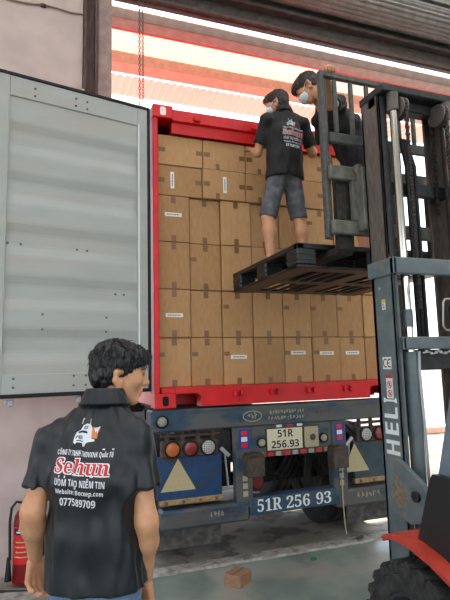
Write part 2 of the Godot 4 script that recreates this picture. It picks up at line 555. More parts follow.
# ---------------------------------------------------------------- helpers: smooth bodies from joined capsules
class Blob:
	var A := PackedVector3Array()
	var B := PackedVector3Array()
	var RA := PackedFloat32Array()
	var RB := PackedFloat32Array()
	var S := PackedVector3Array()
	var F := PackedByteArray()   # 1: cut flat at the far end
	var subs: Array = []      # [a, b, ra, rb, scale]
	var cuts: Array = []      # [normal, distance]: keeps normal.p < distance
	var k := 0.02
	var noise: FastNoiseLite = null
	var amp := 0.0
	var nscale := Vector3.ONE

	func add(a: Vector3, b: Vector3, ra: float, rb: float, s := Vector3.ONE, flat := 0) -> void:
		F.append(flat)
		A.append(a)
		B.append(b)
		RA.append(ra)
		RB.append(rb)
		S.append(s)

	func ball(a: Vector3, r: Vector3) -> void:
		# an ellipsoid with half axes r
		var m := maxf(r.x, maxf(r.y, r.z))
		add(a, a + Vector3(0, 0.0005, 0), m, m, Vector3(m / r.x, m / r.y, m / r.z))

	func sub(a: Vector3, b: Vector3, ra: float, rb: float, s := Vector3.ONE) -> void:
		subs.append([a, b, ra, rb, s])

	func cone(p: Vector3, a: Vector3, b: Vector3, ra: float, rb: float, s: Vector3) -> float:
		var pa := (p - a) * s
		var ba := (b - a) * s
		var t := clampf(pa.dot(ba) / maxf(ba.length_squared(), 1e-9), 0.0, 1.0)
		return ((pa - ba * t).length() - lerpf(ra, rb, t)) / maxf(s.x, maxf(s.y, s.z)) * (1.0 if s == Vector3.ONE else 1.15)

	func eval(p: Vector3, cand: PackedInt32Array) -> float:
		var d := 1e3
		for i in cand:
			var s := S[i]
			var pa := (p - A[i]) * s
			var ba := (B[i] - A[i]) * s
			var t := clampf(pa.dot(ba) / maxf(ba.length_squared(), 1e-9), 0.0, 1.0)
			var e := ((pa - ba * t).length() - lerpf(RA[i], RB[i], t)) / maxf(s.x, maxf(s.y, s.z))
			if F[i]:
				e = maxf(e, (p - B[i]).dot((B[i] - A[i]).normalized()))
			var h := k - absf(d - e)
			if h > 0:
				d = minf(d, e) - h * h * 0.25 / k
			elif e < d:
				d = e
		if amp > 0 and absf(d) < 0.06:
			d += amp * noise.get_noise_3dv(p * nscale)
		for q: Array in subs:
			var e := -cone(p, q[0], q[1], q[2], q[3], q[4])
			var kk := k * 0.5
			var h := kk - absf(d - e)
			d = maxf(d, e)
			if h > 0:
				d += h * h * 0.25 / kk
		for q: Array in cuts:
			d = maxf(d, p.dot(q[0]) - q[1])
		return d

	func all() -> PackedInt32Array:
		return PackedInt32Array(range(A.size()))

	func mesh(st: SurfaceTool, cell: float, xf := Transform3D.IDENTITY) -> void:
		var lo := Vector3.ONE * 1e9
		var hi := -lo
		for i in A.size():
			var r := maxf(RA[i], RB[i]) + 0.02
			lo = lo.min(A[i] - Vector3.ONE * r).min(B[i] - Vector3.ONE * r)
			hi = hi.max(A[i] + Vector3.ONE * r).max(B[i] + Vector3.ONE * r)
		var N := 6
		var nb := Vector3i(((hi - lo) / (cell * N)).ceil())
		var nx := nb.x * N + 2
		var ny := nb.y * N + 2
		var half := cell * N * 0.5
		var reach := half * 1.75 + k + amp
		var verts := PackedVector3Array()
		var vid := {}
		var quads: Array = []
		var V := PackedFloat32Array()
		var M1 := N + 1
		V.resize(M1 * M1 * M1)
		for bz in nb.z:
			for by in nb.y:
				for bxx in nb.x:
					var o := lo + Vector3(bxx, by, bz) * cell * N
					var c := o + Vector3.ONE * half
					var cand := PackedInt32Array()
					for i in A.size():
						var s := S[i]
						var mx := maxf(s.x, maxf(s.y, s.z))
						var mn := minf(s.x, minf(s.y, s.z))
						var pa := (c - A[i]) * s
						var ba := (B[i] - A[i]) * s
						var t := clampf(pa.dot(ba) / maxf(ba.length_squared(), 1e-9), 0.0, 1.0)
						if (pa - ba * t).length() - lerpf(RA[i], RB[i], t) < reach * mx:
							cand.append(i)
					if cand.is_empty():
						continue
					var dc := eval(c, cand)
					if dc < -reach * 1.6 and subs.is_empty() and cuts.is_empty():
						continue
					var any_in := false
					var any_out := false
					var w := 0
					for z in M1:
						for y in M1:
							for x in M1:
								var e := eval(o + Vector3(x, y, z) * cell, cand)
								V[w] = e
								w += 1
								if e < 0:
									any_in = true
								else:
									any_out = true
					if not (any_in and any_out):
						continue
					for z in N:
						for y in N:
							for x in N:
								var q := x + y * M1 + z * M1 * M1
								var v0 := V[q]
								var vx := V[q + 1]
								var vy := V[q + M1]
								var vz := V[q + M1 * M1]
								var vxy := V[q + 1 + M1]
								var vxz := V[q + 1 + M1 * M1]
								var vyz := V[q + M1 + M1 * M1]
								var vw := V[q + 1 + M1 + M1 * M1]
								var neg := int(v0 < 0) + int(vx < 0) + int(vy < 0) + int(vz < 0) + int(vxy < 0) + int(vxz < 0) + int(vyz < 0) + int(vw < 0)
								if neg == 0 or neg == 8:
									continue
								var sum := Vector3.ZERO
								var n := 0
								if (v0 < 0) != (vx < 0):
									sum += Vector3(v0 / (v0 - vx), 0, 0)
									n += 1
								if (v0 < 0) != (vy < 0):
									sum += Vector3(0, v0 / (v0 - vy), 0)
									n += 1
								if (v0 < 0) != (vz < 0):
									sum += Vector3(0, 0, v0 / (v0 - vz))
									n += 1
								if (vx < 0) != (vxy < 0):
									sum += Vector3(1, vx / (vx - vxy), 0)
									n += 1
								if (vx < 0) != (vxz < 0):
									sum += Vector3(1, 0, vx / (vx - vxz))
									n += 1
								if (vy < 0) != (vxy < 0):
									sum += Vector3(vy / (vy - vxy), 1, 0)
									n += 1
								if (vy < 0) != (vyz < 0):
									sum += Vector3(0, 1, vy / (vy - vyz))
									n += 1
								if (vz < 0) != (vxz < 0):
									sum += Vector3(vz / (vz - vxz), 0, 1)
									n += 1
								if (vz < 0) != (vyz < 0):
									sum += Vector3(0, vz / (vz - vyz), 1)
									n += 1
								if (vxy < 0) != (vw < 0):
									sum += Vector3(1, 1, vxy / (vxy - vw))
									n += 1
								if (vxz < 0) != (vw < 0):
									sum += Vector3(1, vxz / (vxz - vw), 1)
									n += 1
								if (vyz < 0) != (vw < 0):
									sum += Vector3(vyz / (vyz - vw), 1, 1)
									n += 1
								var gx := bxx * N + x
								var gy := by * N + y
								var gz := bz * N + z
								var key := gx + gy * nx + gz * nx * ny
								vid[key] = verts.size()
								verts.append(lo + (Vector3(gx, gy, gz) + sum / n) * cell)
								if (v0 < 0) != (vx < 0):
									quads.append([key, key - nx, key - nx - nx * ny, key - nx * ny, v0 < 0])
								if (v0 < 0) != (vy < 0):
									quads.append([key, key - nx * ny, key - nx * ny - 1, key - 1, v0 < 0])
								if (v0 < 0) != (vz < 0):
									quads.append([key, key - 1, key - 1 - nx, key - nx, v0 < 0])
		var norms := PackedVector3Array()
		norms.resize(verts.size())
		var tris := PackedInt32Array()
		for q: Array in quads:
			if not (vid.has(q[1]) and vid.has(q[2]) and vid.has(q[3])):
				continue
			var a: int = vid[q[0]]
			var b: int = vid[q[1]]
			var c: int = vid[q[2]]
			var d: int = vid[q[3]]
			if not q[4]:
				var t := b
				b = d
				d = t
			var nn := (verts[c] - verts[a]).cross(verts[d] - verts[b])
			norms[a] += nn
			norms[b] += nn
			norms[c] += nn
			norms[d] += nn
			tris.append_array(PackedInt32Array([a, c, b, a, d, c]))
		for i in tris:
			st.set_normal((xf.basis * norms[i]).normalized())
			st.add_vertex(xf * verts[i])

	# the point of the surface straight behind (x, y), looking along -z from the back
	func drape(x: float, y: float, from_z: float, cand: PackedInt32Array) -> Vector3:
		var p := Vector3(x, y, from_z)
		for i in 40:
			var d := eval(p, cand)
			if d < 0.0008:
				break
			p.z -= maxf(d * 0.7, 0.0006)
		return p

# ---------------------------------------------------------------- the setting
func build_setting() -> void:
	var st := mb()
	bx(st, Vector3(-9, -0.25, -0.05), Vector3(11, 0, 15))
	struct("floor", st, M.floor_epoxy, "greenish grey painted concrete floor of the warehouse", "floor")
	st = mb()
	prism(st, PackedVector2Array([Vector2(-0.05, -0.2), Vector2(-0.05, 0.004), Vector2(-0.07, 0.014), Vector2(-0.2, 0.012), Vector2(-0.24, -0.01), Vector2(-0.24, -0.2)]), 20.0, Transform3D(Basis(Vector3(0, 0, 1), Vector3(0, 1, 0), Vector3(-1, 0, 0)), Vector3(11, 0, 0)))
	struct("trim_1", st, M.threshold, "rough grey concrete threshold strip across the doorway", "threshold")
	st = mb()
	bx(st, Vector3(-45, -0.35, -70), Vector3(45, -0.02, -0.23))
	struct("ground", st, M.yard, "dusty concrete yard outside under the trailer", "ground")

	# wall on the left of the doorway, with jamb and shutter guide
	var wz := -0.6
	st = mb()
	bx(st, Vector3(-9, -0.02, wz - 0.25), Vector3(-0.54, 8.0, wz))
	struct("wall_left", st, M.wall_paint, "pinkish cream plastered wall behind the open container door", "wall")
	st = mb()
	bx(st, Vector3(-0.54, -0.02, wz - 0.22), Vector3(-0.40, 5.25, wz - 0.02))
	bx(st, Vector3(-0.535, -0.02, wz - 0.02), Vector3(-0.505, 5.25, wz + 0.04), 0.004)
	bx(st, Vector3(-0.43, -0.02, wz - 0.02), Vector3(-0.40, 5.25, wz + 0.04), 0.004)
	struct("trim_2", st, M.jamb_dark, "dark brown steel shutter guide channel beside the wall", "guide rail")
	st = mb()
	bx(st, Vector3(-0.40, -0.02, wz - 0.22), Vector3(-0.268, 5.25, wz + 0.01), 0.006)
	struct("trim_3", st, M.jamb_light, "pinkish grey door post at the edge of the doorway", "door post")
	# thin cable run across the wall
	st = mb()
	var pts := PackedVector3Array()
	for i in 12:
		pts.append(Vector3(-1.9 + i * 0.125, 4.99 + 0.012 * sin(i * 1.7), wz + 0.012))
	tube(st, pts, 0.008, 6)
	struct("trim_4", st, M.jamb_light, "thin cable run along the top of the cream wall", "cable")
	for k in 2:
		st = mb()
		box(st, Vector3(-1.35 + k * 0.45, 4.99, wz + 0.014), Vector3(0.05, 0.03, 0.028), 0.004)
		var o := mi("cable_clip", st.commit(), M.jamb_dark, get_node("trim_4"))
		o.position = Vector3.ZERO

	# right of the doorway and above it
	st = mb()
	bx(st, Vector3(7.2, -0.02, wz - 0.25), Vector3(11, 8.0, wz))
	struct("wall_right", st, M.wall_paint, "cream plastered wall right of the doorway", "wall")
	st = mb()
	bx(st, Vector3(-0.54, 5.25, wz - 0.06), Vector3(7.2, 5.5, wz), 0.006)
	bx(st, Vector3(-0.54, 5.27, wz), Vector3(7.2, 5.30, wz + 0.05), 0.004)
	bx(st, Vector3(-0.54, 5.44, wz), Vector3(7.2, 5.48, wz + 0.1), 0.004)
	struct("trim_5", st, M.lintel, "dark grey steel lintel over the doorway", "lintel")
	# the rolled-up shutter: a coil of slats with a ridge per slat, under a pale hood
	st = mb()
	var prof := PackedVector2Array()
	var ridges := 22
	for i in ridges:
		var a0 := TAU * i / ridges
		for e: Array in [[0.0, 0.170], [0.35, 0.184], [0.7, 0.180], [0.97, 0.166]]:
			var a: float = a0 + e[0] * TAU / ridges
			prof.append(Vector2(cos(a), sin(a)) * e[1])
	prism(st, prof, 7.6, Transform3D(Basis(Vector3(0, 0, 1), Vector3(0, 1, 0), Vector3(-1, 0, 0)), Vector3(7.15, 5.70, wz + 0.19)))
	struct("door_1", st, M.shutter, "grey rolled-up steel shutter coil above the doorway", "shutter")
	st = mb()
	bx(st, Vector3(-0.54, 5.86, wz), Vector3(7.2, 5.90, wz + 0.34), 0.006)
	bx(st, Vector3(-0.54, 5.90, wz), Vector3(7.2, 5.98, wz + 0.05), 0.006)
	struct("trim_6", st, M.shutter, "pale steel hood strip above the rolled shutter", "hood")
	st = mb()
	bx(st, Vector3(-0.54, 5.5, wz - 0.25), Vector3(7.2, 8.0, wz - 0.06))
	corrugated(st, Vector3(-0.54, 5.9, wz - 0.03), Vector3.RIGHT, Vector3.UP, Vector3.BACK, 7.74, 2.1, [[0.0, 0.0], [0.10, 0.0], [0.12, 0.03], [0.16, 0.03], [0.18, 0.0]], 0.2)
	struct("wall_front", st, M.cladding, "greenish grey ribbed metal cladding above the doorway", "wall")

	# the rest of the hall: side walls, rear wall with two wide doorways, roof with skylights (all behind the camera or above the frame)
	st = mb()
	bx(st, Vector3(-9.25, -0.02, -0.85), Vector3(-9, 1.0, 15))
	bx(st, Vector3(-9.25, 4.6, -0.85), Vector3(-9, 8.0, 15))
	for z: float in [-0.85, 4.5, 9.5, 14.0]:
		bx(st, Vector3(-9.25, 1.0, z), Vector3(-9, 4.6, z + 1.0))
	struct("wall_side", st, M.white_wall, "white side wall of the hall with open bays", "wall")
	st = mb()
	bx(st, Vector3(11, -0.02, -0.85), Vector3(11.25, 8.0, 15))
	struct("wall_far_right", st, M.white_wall, "white side wall of the hall", "wall")
	st = mb()
	bx(st, Vector3(-9.25, -0.02, 15), Vector3(-7.5, 8.0, 15.25))
	bx(st, Vector3(-7.5, 5.4, 15), Vector3(9.5, 8.0, 15.25))
	bx(st, Vector3(0.5, -0.02, 15), Vector3(1.5, 5.4, 15.25))
	bx(st, Vector3(9.5, -0.02, 15), Vector3(11.25, 8.0, 15.25))
	struct("wall_back", st, M.white_wall, "white rear wall of the hall with two open doorways", "wall")
	st = mb()
	var zs := [[-0.85, 1.2], [2.8, 4.8], [6.4, 8.4], [10.0, 15.25]]
	for e: Array in zs:
		bx(st, Vector3(-9.25, 8.0, e[0]), Vector3(11.25, 8.15, e[1]))
	for e: Array in [[1.2, 2.8], [4.8, 6.4], [8.4, 10.0]]:
		bx(st, Vector3(-9.25, 8.0, e[0]), Vector3(-7.5, 8.15, e[1]))
		bx(st, Vector3(8.5, 8.0, e[0]), Vector3(11.25, 8.15, e[1]))
	struct("ceiling", st, M.white_wall, "pale metal roof of the hall", "ceiling")
	var n := 1
	for e: Array in [[1.2, 2.8], [4.8, 6.4], [8.4, 10.0]]:
		st = mb()
		corrugated(st, Vector3(-7.5, 8.05, e[0]), Vector3.RIGHT, Vector3.BACK, Vector3.UP, 16.0, e[1] - e[0], [[0.0, 0.0], [0.15, 0.0], [0.17, 0.03], [0.22, 0.03], [0.24, 0.0]], 0.25)
		struct("window_%d" % n, st, M.skylight_sheet, "translucent skylight strip in the hall roof", "skylight")
		n += 1

	# canopy outside: translucent ribbed sheets on red purlins
	st = mb()
	var rib := [[0.0, 0.0], [0.072, 0.0], [0.082, 0.022], [0.102, 0.022], [0.112, 0.0]]
	corrugated(st, Vector3(-3.0, 6.05, -2.78), Vector3.RIGHT, Vector3.BACK, Vector3.DOWN, 13.0, 1.02, rib, 0.118)
	struct("canopy_sheet", st, M.sheet_cream, "glowing cream translucent ribbed canopy sheet outside the doorway", "canopy")
	st = mb()
	corrugated(st, Vector3(-3.0, 5.98, -3.74), Vector3.RIGHT, Vector3.BACK, Vector3.DOWN, 13.0, 0.60, rib, 0.118)
	struct("canopy_sheet", st, M.sheet_pink, "pink translucent ribbed canopy sheet, farther from the doorway", "canopy")
	for e: Array in [[-1.42, 0.05, 5.94, 0.08, "purlin_grey", "thin salmon canopy purlin nearest the lintel"], [-1.82, 0.10, 5.86, 0.14, "purlin_grey", "greyish steel canopy purlin under the cream sheet"], [-1.95, 0.03, 5.87, 0.05, "red_beam", "narrow red flange along the canopy purlin"], [-2.80, 0.14, 5.88, 0.16, "purlin", "broad salmon purlin between the cream and pink canopy sheets"]]:
		st = mb()
		bx(st, Vector3(-3, e[2], e[0] - e[1]), Vector3(10, e[2] + e[3], e[0] + e[1]), 0.008)
		var nm := "canopy_purlin"
		struct(nm, st, M[e[4]], e[5], "purlin")
	st = mb()
	bx(st, Vector3(-3, 6.0, -1.40), Vector3(10, 6.03, -0.85))
	bx(st, Vector3(-3, 5.95, -1.43), Vector3(10, 6.06, -1.40), 0.004)
	struct("canopy_gutter", st, M.lintel, "dark metal gutter between the lintel and the canopy", "gutter")
	# posts that carry the canopy, far out to either side
	for x: float in [-2.9, 9.9]:
		st = mb()
		bx(st, Vector3(x - 0.08, -0.02, -4.0), Vector3(x + 0.08, 6.0, -3.84), 0.01)
		struct("canopy_post", st, M.red_beam, "red steel post at the %s end of the canopy" % ("left" if x < 0 else "right"), "post")
	# pale boundary wall far across the yard with a red band at its foot
	st = mb()
	bx(st, Vector3(-30, -0.02, -30), Vector3(40, 2.6, -29.7))
	struct("wall_yard", st, M.white_wall, "white boundary wall far across the yard", "wall")
	st = mb()
	bx(st, Vector3(5.0, -0.02, -5.9), Vector3(16, 0.14, -5.5), 0.02)
	struct("trim_7", st, M.purlin, "salmon painted kerb across the yard, right of the trailer", "kerb")

# ---------------------------------------------------------------- container
const YB := 1.28
func build_container() -> void:
	var o := Vector3(1.22, YB, -3.0)
	var t := thing("shipping_container", "red steel shipping container with its left door swung open", "container", o)
	var H := 2.59
	var L := -6.06
	var st := mb()
	var W := 2.44
	# corner posts
	for s in 2:
		st = mb()
		var x0 := 0.0 if s == 0 else W - 0.046
		bx(st, Vector3(x0, YB + 0.118, -0.13), Vector3(x0 + 0.046, YB + H - 0.118, -0.012), 0.006)
		part("corner_post", st, M.container_red, t, -o)
		st = mb()
		x0 = 0.004 if s == 0 else W - 0.079
		bx(st, Vector3(x0, YB + 0.118, L + 0.01), Vector3(x0 + 0.075, YB + H - 0.118, L + 0.13), 0.006)
		part("corner_post", st, M.container_red, t, -o)
	# header over the door opening, a folded plate with a lip
	st = mb()
	prism(st, PackedVector2Array([Vector2(-0.02, H - 0.02), Vector2(-0.14, H - 0.01), Vector2(-0.14, H - 0.21), Vector2(-0.06, H - 0.22), Vector2(-0.05, H - 0.13), Vector2(-0.02, H - 0.12)]), W - 0.356, Transform3D(Basis(Vector3(0, 0, 1), Vector3(0, 1, 0), Vector3(-1, 0, 0)), Vector3(W - 0.178, YB, 0)))
	part("header", st, M.container_red, t, -o)
	for x: float in [0.40, 0.95, 1.5, 2.05]:
		st = mb()
		bx(st, Vector3(x - 0.03, YB + H - 0.11, -0.02), Vector3(x + 0.03, YB + H - 0.055, 0.004), 0.008)
		part("lock_keeper", st, M.container_red, t, -o)
	# sill under the door opening; its left end is cut out beside the casting
	st = mb()
	prism(st, PackedVector2Array([Vector2(0.178, 0.165), Vector2(0.178, 0.115), Vector2(0.36, 0.115), Vector2(0.39, 0.09), Vector2(0.39, 0.006), Vector2(W - 0.39, 0.006), Vector2(W - 0.39, 0.09), Vector2(W - 0.36, 0.115), Vector2(W - 0.178, 0.115), Vector2(W - 0.178, 0.165)]), 0.12, Transform3D(Basis.IDENTITY, Vector3(0, YB, -0.13)))
	bx(st, Vector3(0.06, YB + 0.118, -0.128), Vector3(0.178, YB + 0.165, -0.012), 0.004)
	bx(st, Vector3(W - 0.178, YB + 0.118, -0.128), Vector3(W - 0.06, YB + 0.165, -0.012), 0.004)
	var sill := part("sill", st, M.container_red, t, -o)
	for k in 9:
		st = mb()
		bx(st, Vector3(0.10, YB + 0.004, -0.42 - k * 0.62), Vector3(W - 0.10, YB + 0.118, -0.34 - k * 0.62), 0.004)
		part("floor_bearer", st, M.container_red, t, -o)
	for x: float in [0.72, 1.06, 1.42, 1.80]:
		for s: float in [-1.0, 1.0]:
			st = mb()
			bx(st, Vector3(x + s * 0.032 - 0.014, YB + 0.075, -0.012), Vector3(x + s * 0.032 + 0.014, YB + 0.125, 0.028), 0.006)
			bx(st, Vector3(x - 0.03, YB + 0.088, -0.012), Vector3(x + 0.03, YB + 0.108, 0.012), 0.004)
			mi("lock_keeper", st.commit(), M.container_red, sill)
	# corner castings with oval holes, the upper ones painted pale for daylight coming through
	for sx in 2:
		for sy in 2:
			for sz in 2:
				st = mb()
				var cx := 0.089 if sx == 0 else W - 0.089
				var cy := YB + (0.059 if sy == 0 else H - 0.059)
				var cz := -0.081 if sz == 0 else L + 0.081
				box(st, Vector3(cx, cy, cz), Vector3(0.178, 0.118, 0.162), 0.007)
				var c := part("corner_casting", st, M.container_red, t, -o)
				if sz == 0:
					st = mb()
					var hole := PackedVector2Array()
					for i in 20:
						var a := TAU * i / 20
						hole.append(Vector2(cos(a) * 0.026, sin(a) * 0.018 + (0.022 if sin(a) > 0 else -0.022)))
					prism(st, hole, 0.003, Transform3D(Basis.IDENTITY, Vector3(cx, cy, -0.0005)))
					mi("painted_hole_light" if sy == 1 else "casting_hole", st.commit(), M.paper if sy == 1 else M.hole_dark, c)
	# side walls, roof, floor, end wall
	var cor := [[0.0, 0.0], [0.07, 0.0], [0.14, 0.036], [0.21, 0.036], [0.276, 0.0]]
	for s in 2:
		st = mb()
		var x := 0.042 if s == 0 else W - 0.042
		corrugated(st, Vector3(0.006 if s == 0 else W - 0.006, YB + 0.10, L + 0.12), Vector3.BACK, Vector3.UP, Vector3.RIGHT if s == 0 else Vector3.LEFT, 5.83, H - 0.2, cor, 0.278)
		part("side_wall", st, M.container_red, t, -o)
		st = mb()
		bx(st, Vector3(x - 0.04, YB + H - 0.1, L + 0.1), Vector3(x + 0.03, YB + H - 0.02, -0.15), 0.005)
		bx(st, Vector3(x - 0.04, YB + 0.02, L + 0.1), Vector3(x + 0.03, YB + 0.14, -0.15), 0.005)
		part("side_rail", st, M.container_red, t, -o)
	st = mb()
	corrugated(st, Vector3(0.03, YB + H - 0.03, L + 0.05), Vector3.BACK, Vector3.RIGHT, Vector3.UP, 5.95, W - 0.06, [[0.0, 0.0], [0.09, 0.0], [0.10, 0.02], [0.19, 0.02], [0.2, 0.0]], 0.21)
	part("roof", st, M.container_red, t, -o)
	st = mb()
	bx(st, Vector3(0.08, YB + 0.12, L + 0.1), Vector3(W - 0.08, YB + 0.163, -0.13))
	part("cargo_floor", st, M.plywood, t, -o)
	st = mb()
	bx(st, Vector3(0.06, YB + 0.1, L + 0.02), Vector3(W - 0.06, YB + H - 0.05, L + 0.06))
	part("end_wall", st, M.container_red, t, -o)
	# doors
	container_door(t, o, Vector3(-0.035, YB, -0.01), PI + deg_to_rad(12.0), true)
	container_door(t, o, Vector3(W + 0.09, YB, -0.05), deg_to_rad(90.0), false)

func container_door(t: Node3D, o: Vector3, hinge: Vector3, turn: float, left: bool) -> void:
	# leaf local axes: sg * x from the hinge to the free edge, y up, z out of the inner face
	var w := 1.20
	var y0 := 0.155
	var h := 2.375
	var dirx := Vector3(cos(turn), 0, -sin(turn))
	var sg := -1.0 if left else 1.0
	var bas := Basis(dirx * sg, Vector3.UP, (dirx * sg).cross(Vector3.UP))
	var xf := Transform3D(bas, hinge + Vector3(0, y0, 0) - o)
	var D := func(x: float, y: float, z: float) -> Vector3: return Vector3(sg * x, y, z)
	# panel: wide shallow horizontal corrugations inside a flat frame
	var st := mb()
	var T := 0.045
	bx(st, D.call(0.012, 0.012, -T), D.call(0.10, h - 0.012, 0), 0.004)
	bx(st, D.call(w - 0.09, 0.012, -T), D.call(w - 0.012, h - 0.012, 0), 0.004)
	bx(st, D.call(0.10, 0.012, -T), D.call(w - 0.09, 0.15, -0.002), 0.004)
	bx(st, D.call(0.10, h - 0.17, -T), D.call(w - 0.09, h - 0.012, -0.002), 0.004)
	var leaf := mi("door_leaf", st.commit(), M.door_grey, t)
	leaf.transform = xf
	leaf.set_meta("label", "light grey inner face of the open container door" if left else "container door folded back along the side")
	st = mb()
	# vertical profile of the panel: (height, depth)
	var pr: Array[Vector2] = []
	pr.append(Vector2(0.15, -0.012))
	var yy := 0.22
	for i in 5:
		pr.append(Vector2(yy, -0.012))
		pr.append(Vector2(yy + 0.02, -0.014))
		pr.append(Vector2(yy + 0.08, -0.029))
		pr.append(Vector2(yy + 0.10, -0.031))
		pr.append(Vector2(yy + 0.17, -0.031))
		pr.append(Vector2(yy + 0.19, -0.029))
		pr.append(Vector2(yy + 0.25, -0.014))
		pr.append(Vector2(yy + 0.27, -0.012))
		yy += 0.385
	pr.append(Vector2(h - 0.17, -0.012))
	for i in pr.size() - 1:
		var a := pr[i]
		var b := pr[i + 1]
		var q: Array[Vector3] = [D.call(0.10, a.x, a.y), D.call(w - 0.09, a.x, a.y), D.call(w - 0.09, b.x, b.y), D.call(0.10, b.x, b.y)]
		if left:
			q.reverse()
		quad(st, q[0], q[1], q[2], q[3])
	mi("corrugated_panel", st.commit(), M.door_grey, leaf)
	st = mb()
	bx(st, D.call(0.012, 0.012, -T - 0.003), D.call(w - 0.012, h - 0.012, -T + 0.001))
	mi("outer_skin", st.commit(), M.container_red, leaf)
	# rubber seal round the edge
	st = mb()
	bx(st, D.call(-0.012, -0.014, -T - 0.006), D.call(w + 0.012, 0.014, 0.006), 0.003)
	bx(st, D.call(-0.012, h - 0.012, -T - 0.006), D.call(w + 0.012, h + 0.012, 0.006), 0.003)
	bx(st, D.call(-0.012, 0.0, -T - 0.006), D.call(0.014, h, 0.006), 0.003)
	bx(st, D.call(w - 0.014, 0.0, -T - 0.006), D.call(w + 0.012, h, 0.006), 0.003)
	mi("rubber_seal", st.commit(), M.rubber, leaf)
	st = mb()
	rod(st, D.call(0.092, 0.14, 0.004), D.call(0.092, h - 0.16, 0.004), 0.007, 8)
	mi("seal_strip", st.commit(), M.gasket_white, leaf)
	st = mb()
	rod(st, D.call(w - 0.088, 0.14, 0.0), D.call(w - 0.088, h - 0.16, 0.0), 0.005, 8)
	mi("seal_strip", st.commit(), M.door_grey, leaf)
	if not left:
		return
	# bolt heads in pairs, as on the photograph
	for e: Array in [[0.93, 2.30], [0.93, 2.24], [0.62, 2.305], [0.53, 2.30], [0.62, 2.245], [0.53, 2.24], [1.09, 1.09], [1.0, 1.09], [0.59, 1.09], [0.51, 1.09], [0.84, 0.58], [0.84, 0.47], [0.36, 0.57], [0.36, 0.46], [0.28, 0.76], [0.21, 0.76], [0.61, 0.13], [0.52, 0.13], [0.61, 0.06], [0.52, 0.06], [1.03, 0.06], [1.03, 0.12]]:
		st = mb()
		var z := -0.002
		for i in pr.size() - 1:
			if e[1] >= pr[i].x and e[1] <= pr[i + 1].x and pr[i + 1].x > pr[i].x:
				z = lerpf(pr[i].y, pr[i + 1].y, (e[1] - pr[i].x) / (pr[i + 1].x - pr[i].x))
		lathe(st, disc_profile(0.009, 0.006, 0.003), axis_z(D.call(e[0], e[1], z)), 10)
		mi("bolt_head", st.commit(), M.bolt_dark, leaf)
	# lock rods on the outer face: their cam ends stick out above and below the leaf
	for x: float in [1.03, 0.55]:
		st = mb()
		rod(st, D.call(x, -0.02, -T - 0.035), D.call(x, h + 0.02, -T - 0.035), 0.017, 10)
		mi("lock_rod", st.commit(), M.galvanised, leaf)
		for s in 2:
			st = mb()
			var yc := -0.05 if s == 0 else h + 0.045
			box(st, D.call(x, yc, -T - 0.035), Vector3(0.034, 0.05, 0.03), 0.006)
			box(st, D.call(x + 0.026, yc + (0.012 if s == 0 else -0.012), -T - 0.035), Vector3(0.028, 0.022, 0.024), 0.005)
			mi("cam_end", st.commit(), M.galvanised, leaf)
	# hinges to the corner post
	for y: float in [0.2, 0.85, 1.5, 2.15]:
		st = mb()
		rod(st, D.call(-0.006, y - 0.06, -0.03), D.call(-0.006, y + 0.06, -0.03), 0.013, 8)
		mi("hinge", st.commit(), M.container_red, leaf)

# ---------------------------------------------------------------- cartons
func carton_meshes(w: float, h: float, d: float) -> Dictionary:
	var r := {}
	var st := mb()
	box(st, Vector3(0, h * 0.5, -d * 0.5), Vector3(w, h, d), 0.006)
	r.body = st.commit()
	# tails of the sealing tape over the upper and lower front edges
	st = mb()
	bx(st, Vector3(-0.022, h - 0.065, -0.001), Vector3(0.022, h - 0.005, 0.0015))
	r.tape_top = st.commit()
	st = mb()
	bx(st, Vector3(-0.022, 0.005, -0.001), Vector3(0.022, 0.06, 0.0015))
	r.tape_bottom = st.commit()
	# short tape ends on the sides of the front
	st = mb()
	bx(st, Vector3(-w * 0.5 + 0.006, h * 0.62, -0.001), Vector3(-w * 0.5 + 0.06, h * 0.62 + 0.035, 0.0015))
	r.tape_side = st.commit()
	st = mb()
	bx(st, Vector3(-0.075, 0, 0.0), Vector3(0.075, 0.034, 0.0018))
	r.label = st.commit()
	st = mb()
	for i in 9:
		var x := -0.055 + i * 0.0125
		bx(st, Vector3(x, 0.012, 0.0018), Vector3(x + 0.006 + 0.003 * (i % 2), 0.022, 0.0023))
	r.label_print = st.commit()
	return r

